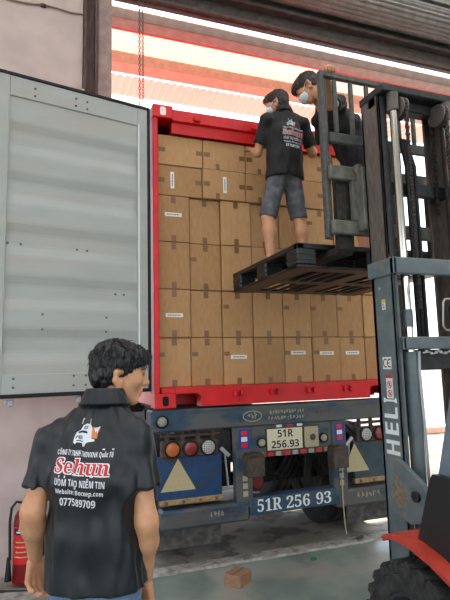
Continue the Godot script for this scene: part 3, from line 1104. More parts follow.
func build_cartons() -> void:
	var w := 0.2865
	var h := 0.4085
	var d := 0.27
	var cm := carton_meshes(w, h, d)
	var ord := ["first", "second", "third", "fourth", "fifth", "sixth", "seventh", "eighth"]
	var rows := ["bottom row", "second row up", "third row up", "fourth row up", "fifth row up", "top row"]
	var with_label := {"0_2": 0.55, "0_4": 0.62, "0_5": 0.6, "0_6": 0.6, "1_0": 0.42, "3_0": 0.55, "2_5": 0.6}
	var base := YB + 0.1655
	for row in 6:
		var flat := row >= 4
		var count := 5 if flat else 8
		for col in count:
			var label := "brown cardboard carton, %s from the left in the %s inside the container" % [ord[col], rows[row]]
			if flat:
				label = "brown carton laid on its side, %s from the left in the %s" % [ord[col], rows[row]]
			if with_label.has("%d_%d" % [row, col]):
				label = "brown carton with white sticker, %s from the left in the %s" % [ord[col], rows[row]]
			var jz := -0.112 + rng.randf_range(-0.018, 0.014) + (0.02 if flat else 0.0)
			var t := thing("carton", label, "carton", Vector3.ZERO, 0.0, "cartons stacked in the container")
			var inner := Vector3.ZERO
			var bz := 0.0
			if flat:
				var y := base + 4 * 0.4125 + (row - 4) * (w - 0.014 + 0.003)
				t.position = Vector3(0.052 + col * 0.4145 + 0.207 + (0.008 if row == 5 else 0.0), y, jz)
				inner = Vector3(h * 0.5, w * 0.5 - 0.0, 0)
				bz = PI * 0.5
			else:
				t.position = Vector3(0.05 + col * 0.2925 + 0.146 + rng.randf_range(-0.001, 0.001), base + row * 0.4125, jz)
			var body := mi("body", cm.body, M["card_%d" % (rng.randi() % 4)], t)
			var tops := [["tape", cm.tape_top, M.tape], ["tape", cm.tape_bottom, M.tape]]
			if rng.randf() < 0.45:
				tops.append(["tape", cm.tape_side, M.tape])
			var kids: Array = [body]
			for e: Array in tops:
				kids.append(mi(e[0], e[1], e[2], t))
			if flat:
				for kd: MeshInstance3D in kids:
					kd.transform = Transform3D(Basis(Vector3(0, 0, 1), PI * 0.5), Vector3(h * 0.5, (w - 0.014) * 0.5, 0)) * Transform3D(Basis.from_scale(Vector3((w - 0.014) / w, 1, 1)), Vector3.ZERO)
			var key := "%d_%d" % [row, col]
			if with_label.has(key):
				var lb := mi("sticker", cm.label, M.paper, t)
				lb.position = Vector3(0.0, h * with_label[key], 0)
				mi("print", cm.label_print, M.ink, lb)
			if flat and row == 4 and col < 2:
				var lb := mi("sticker", cm.label, M.paper, t)
				lb.transform = Transform3D(Basis(Vector3(0, 0, 1), PI * 0.5), Vector3(-0.05 if col == 0 else 0.02, 0.14, 0))
				mi("print", cm.label_print, M.ink, lb)
				t.set_meta("label", "brown carton on its side with upright white sticker, %s from left, fifth row up" % ord[col])

# ---------------------------------------------------------------- trailer
func build_trailer() -> void:
	var o := Vector3(1.22, 0, -1.5)
	var t := thing("container_trailer", "grimy blue container trailer with number plate 51R 256.93", "trailer", o)
	var W := 2.44
	var off := -o
	var st := mb()
	# rear bolster
	bx(st, Vector3(-0.03, 1.095, -0.20), Vector3(W + 0.03, 1.268, 0.0), 0.012)
	var bolster := part("rear_bolster", st, M.trailer_blue, t, off)
	st = mb()
	bx(st, Vector3(0.02, 1.268, -0.16), Vector3(0.16, 1.279, -0.02), 0.002)
	bx(st, Vector3(W - 0.16, 1.268, -0.16), Vector3(W - 0.02, 1.279, -0.02), 0.002)
	mi("twist_lock", st.commit(), M.grimy_steel, bolster)
	# faded writing on the bolster
	worn_marks(bolster, Vector3(0.79, 1.182, 0.0005), 0.10, 0.055, 3, M.letter_faded)
	st = mb()
	for k in 32:
		var a := TAU * k / 32
		var b := TAU * (k + 1) / 32
		bar(st, Vector3(0.84 + cos(a) * 0.085, 1.182 + sin(a) * 0.042, 0.002), Vector3(0.84 + cos(b) * 0.085, 1.182 + sin(b) * 0.042, 0.002), 0.008, 0.003, 0.0, Vector3.BACK)
	mi("emblem_ring", st.commit(), M.letter_faded, bolster)
	worn_marks(bolster, Vector3(1.0, 1.205, 0.0005), 0.34, 0.036, 13, M.letter_faded)
	worn_marks(bolster, Vector3(0.98, 1.155, 0.0005), 0.36, 0.036, 12, M.letter_faded)
	worn_marks(bolster, Vector3(1.45, 1.18, 0.0005), 0.16, 0.05, 4, M.letter_rust)
	# marker lamp at the left end
	for x: float in [0.015, W - 0.015]:
		lamp(t, off, Vector3(x + (0.04 if x < 1 else -0.04), 1.18, 0.0), 0.04, M.lamp_clear, "marker_lamp")
	# chassis rails
	for x: float in [0.72, 1.72]:
		st = mb()
		bx(st, Vector3(x - 0.012, 0.78, -7.0), Vector3(x + 0.012, 1.09, -0.2))
		bx(st, Vector3(x - 0.075, 1.06, -7.0), Vector3(x + 0.075, 1.09, -0.2))
		bx(st, Vector3(x - 0.075, 0.78, -7.0), Vector3(x + 0.075, 0.81, -0.2))
		part("chassis_rail", st, M.underbody, t, off)
	for z: float in [-1.4, -2.7, -4.0, -5.6]:
		st = mb()
		bx(st, Vector3(0.45, 0.95, z - 0.06), Vector3(W - 0.45, 1.08, z + 0.06), 0.006)
		part("cross_member", st, M.underbody, t, off)
	st = mb()
	bx(st, Vector3(0.45, 1.10, -6.1), Vector3(W - 0.45, 1.268, -5.9), 0.01)
	part("front_bolster", st, M.trailer_blue, t, off)
	# two uprights from bolster to bumper with brackets and reflective squares
	for k in 2:
		var x0 := 0.685 if k == 0 else 1.615
		st = mb()
		bx(st, Vector3(x0, 0.44, -0.10), Vector3(x0 + 0.145, 1.095, -0.012), 0.006)
		var up := part("upright", st, M.trailer_blue, t, off)
		st = mb()
		bx(st, Vector3(x0 + 0.03, 0.915, -0.012), Vector3(x0 + 0.125, 1.075, -0.009))
		mi("backing_sheet", st.commit(), M.sticker_blue, up)
		for r in 3:
			st = mb()
			bx(st, Vector3(x0 + 0.05, 0.925 + r * 0.05, -0.009), Vector3(x0 + 0.105, 0.925 + r * 0.05 + 0.038, -0.006), 0.001)
			mi("reflective_square", st.commit(), M.sticker_white if r == 1 else M.sticker_red, up)
		for r in 3:
			st = mb()
			bx(st, Vector3(x0 + 0.055, 0.53 + r * 0.062, -0.012), Vector3(x0 + 0.10, 0.53 + r * 0.062 + 0.045, -0.008), 0.001)
			mi("reflective_square", st.commit(), M.sticker_dirty, up)
		st = mb()
		var bx0 := x0 + (0.06 if k == 0 else -0.06)
		bx(st, Vector3(bx0, 0.70, -0.012), Vector3(bx0 + 0.155, 0.87, 0.10), 0.008)
		bx(st, Vector3(bx0 + 0.01, 0.86, -0.012), Vector3(bx0 + 0.145, 0.885, 0.11), 0.004)
		mi("rubber_buffer", st.commit(), M.grimy_steel, up)
	# plate panel between the uprights
	st = mb()
	bx(st, Vector3(0.83, 0.83, -0.06), Vector3(1.615, 1.095, -0.022), 0.005)
	var pp := part("plate_panel", st, M.trailer_blue, t, off)
	st = mb()
	bx(st, Vector3(0.965, 0.872, -0.022), Vector3(1.475, 1.072, -0.012), 0.004)
	mi("plate_bracket", st.commit(), M.grimy_steel, pp)
	st = mb()
	bx(st, Vector3(0.975, 0.885, -0.012), Vector3(1.315, 1.062, -0.008), 0.003)
	var pl := mi("number_plate", st.commit(), M.plate_white, pp)
	text_part("lettering", "51R", 0.064, 0.15, M.ink, pl, Transform3D(Basis.IDENTITY, Vector3(1.148, 1.020, -0.008)))
	text_part("lettering", "256.93", 0.064, 0.265, M.ink, pl, Transform3D(Basis.IDENTITY, Vector3(1.146, 0.930, -0.008)))
	st = mb()
	bx(st, Vector3(1.33, 0.885, -0.012), Vector3(1.465, 1.065, 0.02), 0.01)
	mi("lamp_housing", st.commit(), M.sticker_dirty, pp)
	st = mb()
	lathe(st, disc_profile(0.045, 0.008, 0.003), axis_z(Vector3(1.398, 0.975, 0.02)), 18)
	mi("lamp_ring", st.commit(), M.sticker_dirty, pp)
	st = mb()
	lathe(st, disc_profile(0.03, 0.012, 0.005), axis_z(Vector3(1.398, 0.975, 0.02)), 18)
	mi("plate_lamp", st.commit(), M.grimy_steel, pp)
	for x: float in [0.925, 1.53]:
		lamp(t, off, Vector3(x, 0.955, -0.02), 0.032, M.sticker_dirty, "side_lamp")
	for k in 9:
		st = mb()
		var x := 0.92 + k * 0.08
		bx(st, Vector3(x - 0.024, 0.836, -0.022), Vector3(x + 0.024, 0.872, -0.0105), 0.001)
		mi("reflective_square", st.commit(), M.sticker_red if k % 2 == 1 else M.sticker_dirty, pp)
	for k in 3:
		st = mb()
		bx(st, Vector3(1.07 + k * 0.10, 1.073, -0.02), Vector3(1.12 + k * 0.10, 1.094, -0.012), 0.001)
		mi("reflective_square", st.commit(), M.sticker_red if k == 1 else M.sticker_white, pp)
	# mud panels with lamp clusters, warning triangles and tan wear strips
	for k in 2:
		var mir := k == 1
		var X := func(x: float) -> float: return W - x if mir else x
		var xa: float = X.call(0.03)
		var xb: float = X.call(0.575)
		st = mb()
		bx(st, Vector3(xa, 0.555, -0.10), Vector3(xb, 0.895, -0.06), 0.006)
		var mp := part("mud_panel", st, M.panel_worn if mir else M.panel_blue, t, off)
		st = mb()
		bx(st, Vector3(X.call(0.06), 0.885, -0.10), Vector3(X.call(0.545), 1.02, -0.035), 0.01)
		for q in 4:
			var x: float = X.call(0.11 + q * 0.13)
			bx(st, Vector3(x - 0.015, 1.0, -0.08), Vector3(x + 0.015, 1.095, -0.05), 0.003)
		bx(st, Vector3(X.call(0.06), 1.045, -0.09), Vector3(X.call(0.56), 1.068, -0.04), 0.004)
		part("lamp_board", st, M.grimy_steel, t, off)
		var cols := [M.lamp_amber, M.lamp_red, M.lamp_clear]
		for q in 3:
			lamp(t, off, Vector3(X.call(0.148 + q * 0.151), 0.953, -0.035), 0.056, cols[q], "tail_lamp")
		st = mb()
		var tc: float = 0.20 if not mir else 1.875
		var P := PackedVector2Array([Vector2(tc - 0.145, 0.625), Vector2(tc + 0.145, 0.625), Vector2(tc, 0.875)])
		prism(st, P, 0.006, Transform3D(Basis.IDENTITY, Vector3(0, 0, -0.06)))
		mi("warning_triangle", st.commit(), M.reflector_tri, mp)
		st = mb()
		bx(st, Vector3(X.call(0.05), 0.515, -0.11), Vector3(X.call(0.58), 0.56, -0.05), 0.006)
		var ws := mi("wear_strip", st.commit(), M.tan_strip, mp)
		for q in 4:
			st = mb()
			lathe(st, disc_profile(0.014, 0.012, 0.004), axis_z(Vector3(X.call(0.10 + q * 0.14), 0.538, -0.05)), 8)
			mi("bolt", st.commit(), M.rust_pad, ws)
		# bent galvanised bracket beside the panel
		st = mb()
		bar(st, Vector3(X.call(0.575), 0.93, -0.075), Vector3(X.call(0.65), 0.86, -0.075), 0.02, 0.03, 0.002)
		bar(st, Vector3(X.call(0.61), 0.90, -0.08), Vector3(X.call(0.635), 0.62, -0.08), 0.028, 0.01, 0.002)
		part("bracket", st, M.galvanised, t, off)
		# mud flap hanging behind the bumper in front of the tyres
		st = mb()
		bx(st, Vector3(X.call(0.06), 0.14, -0.20), Vector3(X.call(0.60), 0.60, -0.185), 0.004)
		part("mud_flap", st, M.mudflap, t, off)
	# bumper in three lengths
	st = mb()
	bx(st, Vector3(0.05, 0.335, -0.16), Vector3(0.80, 0.485, -0.01), 0.02)
	var bl := part("bumper_beam", st, M.trailer_blue, t, off)
	worn_marks(bl, Vector3(0.44, 0.42, -0.01), 0.13, 0.05, 4, M.letter_faded)
	worn_marks(bl, Vector3(0.58, 0.425, -0.01), 0.17, 0.05, 4, M.letter_rust)
	st = mb()
	bx(st, Vector3(W - 0.80, 0.335, -0.16), Vector3(W - 0.05, 0.485, -0.01), 0.02)
	var br := part("bumper_beam", st, M.trailer_blue, t, off)
	worn_marks(br, Vector3(1.84, 0.43, -0.01), 0.25, 0.05, 6, M.letter_faded)
	st = mb()
	bx(st, Vector3(0.80, 0.375, -0.13), Vector3(W - 0.80, 0.515, -0.004), 0.008)
	var bc := part("bumper_plate", st, M.bumper_blue, t, off)
	text_part("lettering", "51R", 0.10, 0.225, M.letter_white, bc, Transform3D(Basis.IDENTITY, Vector3(0.975, 0.448, -0.003)), true)
	text_part("lettering", "256", 0.10, 0.225, M.letter_white, bc, Transform3D(Basis.IDENTITY, Vector3(1.245, 0.448, -0.003)), true)
	text_part("lettering", "93", 0.10, 0.15, M.letter_white, bc, Transform3D(Basis.IDENTITY, Vector3(1.495, 0.448, -0.003)), true)
	# things slung between the uprights: red air tank end, brake chambers, hoses
	st = mb()
	lathe(st, disc_profile(0.075, 0.30, 0.03), axis_z(Vector3(0.92, 0.60, -0.42)), 20)
	part("air_tank", st, M.letter_rust, t, off)
	st = mb()
	rod(st, Vector3(0.95, 0.66, -0.55), Vector3(1.5, 0.70, -0.55), 0.05, 12)
	rod(st, Vector3(1.05, 0.56, -0.5), Vector3(1.25, 0.60, -0.5), 0.07, 12)
	rod(st, Vector3(1.30, 0.58, -0.45), Vector3(1.40, 0.75, -0.45), 0.06, 12)
	part("brake_chamber", st, M.underbody, t, off)
	for k in 4:
		st = mb()
		var pts := PackedVector3Array()
		for i in 12:
			var u := i / 11.0
			pts.append(Vector3(lerpf(0.98 + 0.06 * k, 1.32 + 0.07 * k, u), 0.83 - 0.20 * sin(PI * u) - 0.03 * k, -0.30 - 0.04 * k))
		tube(st, pts, 0.012, 6)
		part("air_hose", st, M.rubber, t, off)
	for k in 3:
		st = mb()
		rod(st, Vector3(1.42 + k * 0.055, 0.50, -0.20 - 0.05 * k), Vector3(1.46 + k * 0.05, 0.86, -0.22 - 0.05 * k), 0.018, 8)
		part("air_hose", st, M.underbody, t, off)
	# a cord hanging from the right upright
	st = mb()
	tube(st, PackedVector3Array([Vector3(1.67, 0.79, 0.0), Vector3(1.70, 0.68, 0.012), Vector3(1.68, 0.6, 0.01), Vector3(1.685, 0.42, 0.004), Vector3(1.69, 0.25, 0.004), Vector3(1.70, 0.12, 0.01)]), 0.006, 6)
	part("hanging_cord", st, M.sticker_dirty, t, off)
	# axles and twin tyres
	for z: float in [-0.86, -2.15]:
		st = mb()
		rod(st, Vector3(0.10, 0.50, z), Vector3(W - 0.10, 0.50, z), 0.065, 14)
		part("axle", st, M.underbody, t, off)
		for xc: float in [0.19, 0.475, W - 0.475, W - 0.19]:
			var wheel := part("tyre", truck_tyre(), M.tyre, t, Vector3(xc, 0.485, z) - o)
			st = mb()
			lathe(st, PackedVector2Array([Vector2(0.0, -0.06), Vector2(0.12, -0.06), Vector2(0.20, -0.10), Vector2(0.275, -0.10), Vector2(0.275, 0.10), Vector2(0.20, 0.10), Vector2(0.12, 0.06), Vector2(0, 0.06)]), axis_x(Vector3.ZERO), 24)
			mi("rim", st.commit(), M.grimy_steel, wheel)
	for x: float in [0.72, 1.72]:
		st = mb()
		for q in 5:
			bar(st, Vector3(x, 0.66 - q * 0.018, -0.40 - 0.05 * q), Vector3(x, 0.62 - q * 0.018, -0.86), 0.09, 0.014)
			bar(st, Vector3(x, 0.62 - q * 0.018, -0.86), Vector3(x, 0.66 - q * 0.018, -1.32 + 0.05 * q), 0.09, 0.014)
		bx(st, Vector3(x - 0.05, 0.55, -0.42), Vector3(x + 0.05, 0.80, -0.36), 0.006)
		part("leaf_spring", st, M.underbody, t, off)

# paint letters worn past reading: a row of broken strokes, left edge and mid height at `at`
func worn_marks(parent: Node3D, at: Vector3, w: float, h: float, n: int, m: Material) -> void:
	var st := mb()
	var cw := w / n
	for i in n:
		var x := at.x + (i + 0.15) * cw
		for q in 3:
			var a := Vector2(rng.randf() * cw * 0.7, rng.randf_range(-0.5, 0.5) * h)
			var b := Vector2(rng.randf() * cw * 0.7, rng.randf_range(-0.5, 0.5) * h)
			if a.distance_to(b) < h * 0.3:
				b.y = -a.y + h * 0.2
			bar(st, Vector3(x + a.x, at.y + a.y, at.z + 0.0012), Vector3(x + b.x, at.y + b.y, at.z + 0.0012), 0.007, 0.0014, 0.0, Vector3.BACK)
	mi("worn_lettering", st.commit(), m, parent)

func truck_tyre() -> SurfaceTool:
	var st := mb()
	var r := 0.503
	lathe(st, PackedVector2Array([Vector2(0.28, -0.10), Vector2(0.30, -0.12), Vector2(0.40, -0.135), Vector2(0.47, -0.125), Vector2(r, -0.105), Vector2(r, -0.055), Vector2(r - 0.014, -0.05), Vector2(r - 0.014, -0.04), Vector2(r, -0.035), Vector2(r, 0.035), Vector2(r - 0.014, 0.04), Vector2(r - 0.014, 0.05), Vector2(r, 0.055), Vector2(r, 0.105), Vector2(0.47, 0.125), Vector2(0.40, 0.135), Vector2(0.30, 0.12), Vector2(0.28, 0.10)]), axis_x(Vector3.ZERO), 40)
	return st

func lamp(t: Node3D, off: Vector3, at: Vector3, r: float, m: Material, called: String) -> void:
	var st := mb()
	lathe(st, PackedVector2Array([Vector2(r + 0.012, -0.004), Vector2(r + 0.012, 0.014), Vector2(r + 0.004, 0.02), Vector2(r, 0.012), Vector2(r, -0.004)]), axis_z(at), 22)
	var ring := part(called, st, M.rubber, t, off)
	st = mb()
	lathe(st, PackedVector2Array([Vector2(r, 0.004), Vector2(r, 0.014), Vector2(r * 0.8, 0.022), Vector2(r * 0.4, 0.027), Vector2(0, 0.028)]), axis_z(at), 22)
	mi("lens", st.commit(), m, ring)
	if r > 0.05:
		# moulded dots of the lens
		st = mb()
		for i in range(-3, 4):
			for j in range(-3, 4):
				var p := Vector2(i, j) * r * 0.27
				if p.length() < r * 0.86:
					lathe(st, PackedVector2Array([Vector2(r * 0.09, 0.0), Vector2(r * 0.07, 0.006), Vector2(0, 0.008)]), axis_z(at + Vector3(p.x, p.y, 0.026 - 0.012 * p.length() / r)), 6)
		mi("lens_dots", st.commit(), M.sticker_white if m == M.lamp_clear else m, ring)

# ---------------------------------------------------------------- forklift
func build_forklift() -> void:
	var o := Vector3(1.28, 0, 2.6)
	var t := thing("forklift", "blue-grey forklift with raised mast and red fenders", "forklift", o)
	var off := -o
	var st := mb()
	var xl := 0.972
	var xr := 1.57
	# outer mast: two channels opening towards each other
	for s in 2:
		st = mb()
		var x0 := xl if s == 0 else xr
		var d := 1.0 if s == 0 else -1.0
		bx(st, Vector3(x0, 0.12, 1.575), Vector3(x0 + d * 0.018, 2.16, 1.765), 0.003)
		bx(st, Vector3(x0, 0.12, 1.575), Vector3(x0 + d * 0.045, 2.16, 1.597), 0.003)
		bx(st, Vector3(x0, 0.12, 1.743), Vector3(x0 + d * 0.032, 2.16, 1.765), 0.003)
		var ch := part("outer_mast_channel", st, M.mast_grey, t, off)
		if s == 0:
			mast_marks(ch, xl)
	# cross members of the outer mast, wrapping round the back of the channels
	for e: Array in [[2.095, 2.19, 0.953], [1.672, 1.742, 0.985]]:
		st = mb()
		bx(st, Vector3(e[2], e[0], 1.765), Vector3(2.56 - e[2], e[1], 1.80), 0.006)
		bx(st, Vector3(e[2], e[0], 1.56), Vector3(e[2] + 0.022, e[1], 1.80), 0.004)
		bx(st, Vector3(2.56 - e[2] - 0.022, e[0], 1.56), Vector3(2.56 - e[2], e[1], 1.80), 0.004)
		part("cross_member", st, M.mast_grey, t, off)
	st = mb()
	bx(st, Vector3(1.02, 1.555, 1.70), Vector3(1.55, 1.672, 1.73), 0.006)
	part("cross_member", st, M.mast_dark, t, off)
	st = mb()
	bx(st, Vector3(1.0, 0.30, 1.72), Vector3(1.56, 0.52, 1.78), 0.01)
	part("cross_member", st, M.mast_grey, t, off)
	# inner mast, raised
	for s in 2:
		st = mb()
		var x0 := 1.0 if s == 0 else 1.535
		var d := 1.0 if s == 0 else -1.0
		bx(st, Vector3(x0, 1.20, 1.53), Vector3(x0 + d * 0.016, 3.24, 1.70), 0.003)
		bx(st, Vector3(x0, 1.20, 1.53), Vector3(x0 + d * 0.06, 3.24, 1.55), 0.003)
		part("inner_mast_channel", st, M.mast_inner, t, off)
		st = mb()
		bx(st, Vector3(x0, 1.20, 1.68), Vector3(x0 + d * 0.06, 3.22, 1.70), 0.003)
		part("inner_mast_flange", st, M.mast_dark, t, off)
	st = mb()
	bx(st, Vector3(1.0, 3.15, 1.60), Vector3(1.54, 3.25, 1.68), 0.008)
	bx(st, Vector3(0.995, 3.21, 1.52), Vector3(1.54, 3.26, 1.76), 0.006)
	part("inner_cross_member", st, M.mast_dark, t, off)
	st = mb()
	bx(st, Vector3(1.03, 2.62, 1.60), Vector3(1.53, 2.70, 1.64), 0.006)
	part("inner_cross_member", st, M.mast_dark, t, off)
	# lift cylinders with chrome rods, chain wheels and chains
	for s in 2:
		var x := 1.08 if s == 0 else 1.485
		st = mb()
		rod(st, Vector3(x, 0.35, 1.735), Vector3(x, 1.60, 1.735), 0.040, 16)
		rod(st, Vector3(x, 1.60, 1.735), Vector3(x, 1.66, 1.735), 0.044, 16)
		rod(st, Vector3(x, 1.80, 1.735), Vector3(x, 1.90, 1.735), 0.030, 12)
		part("lift_cylinder", st, M.mast_grey, t, off)
		st = mb()
		rod(st, Vector3(x, 1.65, 1.735), Vector3(x, 3.14, 1.735), 0.024, 16)
		part("piston_rod", st, M.chrome, t, off)
		st = mb()
		rod(st, Vector3(x, 3.10, 1.735), Vector3(x, 3.21, 1.735), 0.035, 16)
		part("rod_cap", st, M.mast_inner, t, off)
		var xw := 1.135 if s == 0 else 1.44
		st = mb()
		lathe(st, PackedVector2Array([Vector2(0, -0.022), Vector2(0.07, -0.022), Vector2(0.07, -0.012), Vector2(0.055, -0.01), Vector2(0.055, 0.01), Vector2(0.07, 0.012), Vector2(0.07, 0.022), Vector2(0, 0.022)]), axis_x(Vector3(xw, 3.13, 1.72)), 24)
		lathe(st, disc_profile(0.02, 0.05, 0.006), axis_x(Vector3(xw, 3.13, 1.72)), 14)
		part("chain_wheel", st, M.mast_inner, t, off)
		st = mb()
		var pts := PackedVector3Array()
		for i in 9:
			var a := PI * i / 8.0
			pts.append(Vector3(xw, 3.13 + sin(a) * 0.062, 1.72 + cos(a) * 0.062))
		var chain_pts := PackedVector3Array([Vector3(xw, 1.9, 1.782)])
		chain_pts.append_array(pts)
		chain_pts.append(Vector3(xw, 2.5, 1.658))
		for i in chain_pts.size() - 1:
			var a := chain_pts[i]
			var b := chain_pts[i + 1]
			var n := maxi(1, int(a.distance_to(b) / 0.022))
			for q in n:
				var p := a.lerp(b, (q + 0.1) / n)
				var p2 := a.lerp(b, (q + 0.9) / n)
				var wd := 0.026 if q % 2 == 0 else 0.018
				bar(st, p, p2, wd, 0.012, 0.0, Vector3.RIGHT.cross((b - a).normalized()))
		part("lift_chain", st, M.chain_steel, t, off)
	# hydraulic hoses in the middle of the mast
	for k in 3:
		st = mb()
		tube(st, PackedVector3Array([Vector3(1.215 + 0.03 * k, 1.60, 1.66), Vector3(1.215 + 0.03 * k, 1.9, 1.66), Vector3(1.213 + 0.03 * k, 2.8, 1.66), Vector3(1.235 + 0.02 * k, 3.0, 1.60)]), 0.012, 8)
		part("hydraulic_hose", st, M.rubber, t, off)
	st = mb()
	tube(st, PackedVector3Array([Vector3(1.115, 0.6, 1.775), Vector3(1.11, 1.2, 1.775), Vector3(1.10, 1.55, 1.775), Vector3(1.095, 1.66, 1.79)]), 0.009, 10)
	part("hydraulic_pipe", st, M.galvanised, t, off)
	# small chain lying over the middle cross member
	st = mb()
	for i in 14:
		box(st, Vector3(1.11 + i * 0.017, 1.652 + 0.006 * sin(i * 1.3), 1.81), Vector3(0.015, 0.016 if i % 2 else 0.008, 0.010), 0.002)
	part("safety_chain", st, M.galvanised, t, off)
	# work lamp on its wire bracket
	st = mb()
	box(st, Vector3(1.33, 1.86, 1.86), Vector3(0.11, 0.13, 0.07), 0.02)
	var wl := part("work_lamp", st, M.mast_dark, t, off)
	st = mb()
	box(st, Vector3(1.33, 1.86, 1.897), Vector3(0.085, 0.10, 0.006), 0.002)
	mi("lens", st.commit(), M.lamp_clear, wl)
	st = mb()
	tube(st, PackedVector3Array([Vector3(1.42, 1.95, 1.84), Vector3(1.25, 1.95, 1.85), Vector3(1.235, 1.93, 1.85), Vector3(1.23, 1.80, 1.84), Vector3(1.25, 1.775, 1.84), Vector3(1.42, 1.78, 1.82)]), 0.006, 8)
	mi("wire_bracket", st.commit(), M.galvanised, wl)
	# carriage: two cross bars joined by side plates with rollers
	st = mb()
	bx(st, Vector3(0.80, 2.75, 1.42), Vector3(1.84, 2.845, 1.46), 0.008)
	bx(st, Vector3(0.80, 2.40, 1.42), Vector3(1.84, 2.49, 1.46), 0.008)
	for s in 2:
		var x0 := 0.95 if s == 0 else 1.58
		bx(st, Vector3(x0, 2.49, 1.425), Vector3(x0 + 0.12, 2.75, 1.465), 0.004)
		bx(st, Vector3(x0 + 0.03, 2.42, 1.46), Vector3(x0 + 0.06, 2.82, 1.53), 0.006)
	var car := part("carriage", st, M.carriage, t, off)
	for s in 2:
		st = mb()
		var x0 := 1.0 if s == 0 else 1.64
		lathe(st, PackedVector2Array([Vector2(0, 0.0), Vector2(0.040, 0.0), Vector2(0.040, 0.02), Vector2(0.026, 0.022), Vector2(0.022, 0.03), Vector2(0, 0.03)]), axis_z(Vector3(x0, 2.82, 1.46)), 18)
		mi("guide_roller", st.commit(), M.mast_inner, car)
	# load backrest: left and right posts, top rail, upright bars, lower rail
	st = mb()
	bx(st, Vector3(0.785, 2.38, 1.37), Vector3(0.812, 3.50, 1.42), 0.006)
	bx(st, Vector3(0.812, 2.38, 1.37), Vector3(0.845, 3.47, 1.39), 0.004)
	var bk := part("load_backrest", st, M.backrest, t, off)
	st = mb()
	bx(st, Vector3(1.80, 2.38, 1.37), Vector3(1.842, 3.50, 1.41), 0.006)
	mi("side_post", st.commit(), M.backrest, bk)
	st = mb()
	bx(st, Vector3(0.785, 3.465, 1.372), Vector3(1.842, 3.505, 1.408), 0.006)
	mi("top_rail", st.commit(), M.backrest, bk)
	st = mb()
	bx(st, Vector3(0.842, 3.02, 1.375), Vector3(1.80, 3.09, 1.405), 0.006)
	mi("middle_rail", st.commit(), M.backrest, bk)
	for x: float in [0.905, 1.03, 1.155, 1.28, 1.405, 1.53, 1.655]:
		st = mb()
		bx(st, Vector3(x - 0.014, 3.09, 1.378), Vector3(x + 0.014, 3.46, 1.402), 0.004)
		mi("upright_bar", st.commit(), M.backrest, bk)
	for y: float in [2.43, 2.84]:
		st = mb()
		lathe(st, disc_profile(0.014, 0.012, 0.004), axis_z(Vector3(0.829, y, 1.388)), 8)
		mi("bolt", st.commit(), M.galvanised, bk)
	# forks: shank down the carriage front, heel, blade under the pallet's deck
	for s in 2:
		var x0 := 0.87 if s == 0 else 1.60
		st = mb()
		var fp := PackedVector2Array([Vector2(1.40, 2.80), Vector2(1.36, 2.80), Vector2(1.36, 2.34), Vector2(1.34, 2.335), Vector2(0.35, 2.325), Vector2(0.35, 2.315), Vector2(1.2, 2.295), Vector2(1.37, 2.29), Vector2(1.40, 2.32)])
		var p2 := PackedVector2Array()
		for v in fp:
			p2.append(Vector2(v.x, v.y))
		prism(st, p2, 0.115, Transform3D(Basis(Vector3(0, 0, 1), Vector3(0, 1, 0), Vector3(-1, 0, 0)), Vector3(x0 + 0.115, 0, 0)))
		part("fork", st, M.fork_steel, t, off)
	# tilt bracket plate beside the mast foot, with a greasy patch
	st = mb()
	var tb := PackedVector2Array([Vector2(1.66, 1.03), Vector2(1.68, 1.075), Vector2(1.74, 1.085), Vector2(1.92, 0.985), Vector2(1.955, 0.93), Vector2(1.925, 0.80), Vector2(1.82, 0.77), Vector2(1.66, 0.80)])
	prism(st, tb, 0.03, Transform3D(Basis(Vector3(0, 0, 1), Vector3(0, 1, 0), Vector3(-1, 0, 0)), Vector3(0.968, 0, 0)))
	var tbp := part("tilt_bracket", st, M.mast_grey, t, off)
	st = mb()
	var gp := PackedVector2Array([Vector2(1.68, 0.87), Vector2(1.70, 0.98), Vector2(1.73, 1.02), Vector2(1.76, 0.96), Vector2(1.80, 0.90), Vector2(1.78, 0.84), Vector2(1.72, 0.83)])
	prism(st, gp, 0.001, Transform3D(Basis(Vector3(0, 0, 1), Vector3(0, 1, 0), Vector3(-1, 0, 0)), Vector3(0.9385, 0, 0)))
	mi("grease_patch", st.commit(), M.grease, tbp)
	st = mb()
	lathe(st, disc_profile(0.028, 0.02, 0.006), axis_x(Vector3(0.922, 0.92, 1.88)), 14)
	mi("pivot_pin", st.commit(), M.mast_dark, tbp)
	st = mb()
	rod(st, Vector3(1.0, 0.93, 1.88), Vector3(1.0, 0.95, 2.45), 0.035, 12)
	part("tilt_cylinder", st, M.mast_dark, t, off)
	# front wheels
	for s in 2:
		var xc := 0.815 if s == 0 else 1.745
		forklift_wheel(t, Vector3(xc, 0.345, 2.06) - o, 0.345, 0.225, s == 0)
	for s in 2:
		var xc := 0.86 if s == 0 else 1.70
		forklift_wheel(t, Vector3(xc, 0.27, 3.72) - o, 0.27, 0.18, s == 0)
	# red fenders: a plate over the wheel, wide in front, then a narrow lip that falls to the step
	for s in 2:
		st = mb()
		var prof := [Vector2(1.90, 0.755), Vector2(1.935, 0.775), Vector2(2.0, 0.785), Vector2(2.10, 0.775), Vector2(2.22, 0.745), Vector2(2.36, 0.69), Vector2(2.50, 0.60), Vector2(2.58, 0.50), Vector2(2.62, 0.38)]
		for i in prof.size() - 1:
			var a: Vector2 = prof[i]
			var b: Vector2 = prof[i + 1]
			var xa := 0.695
			var xb := 0.93
			if s == 1:
				xa = 1.63
				xb = 1.865
			bar(st, Vector3((xa + xb) * 0.5, a.y, a.x), Vector3((xa + xb) * 0.5, b.y, b.x), xb - xa, 0.022, 0.0)
		part("front_fender", st, M.fender_red, t, off)
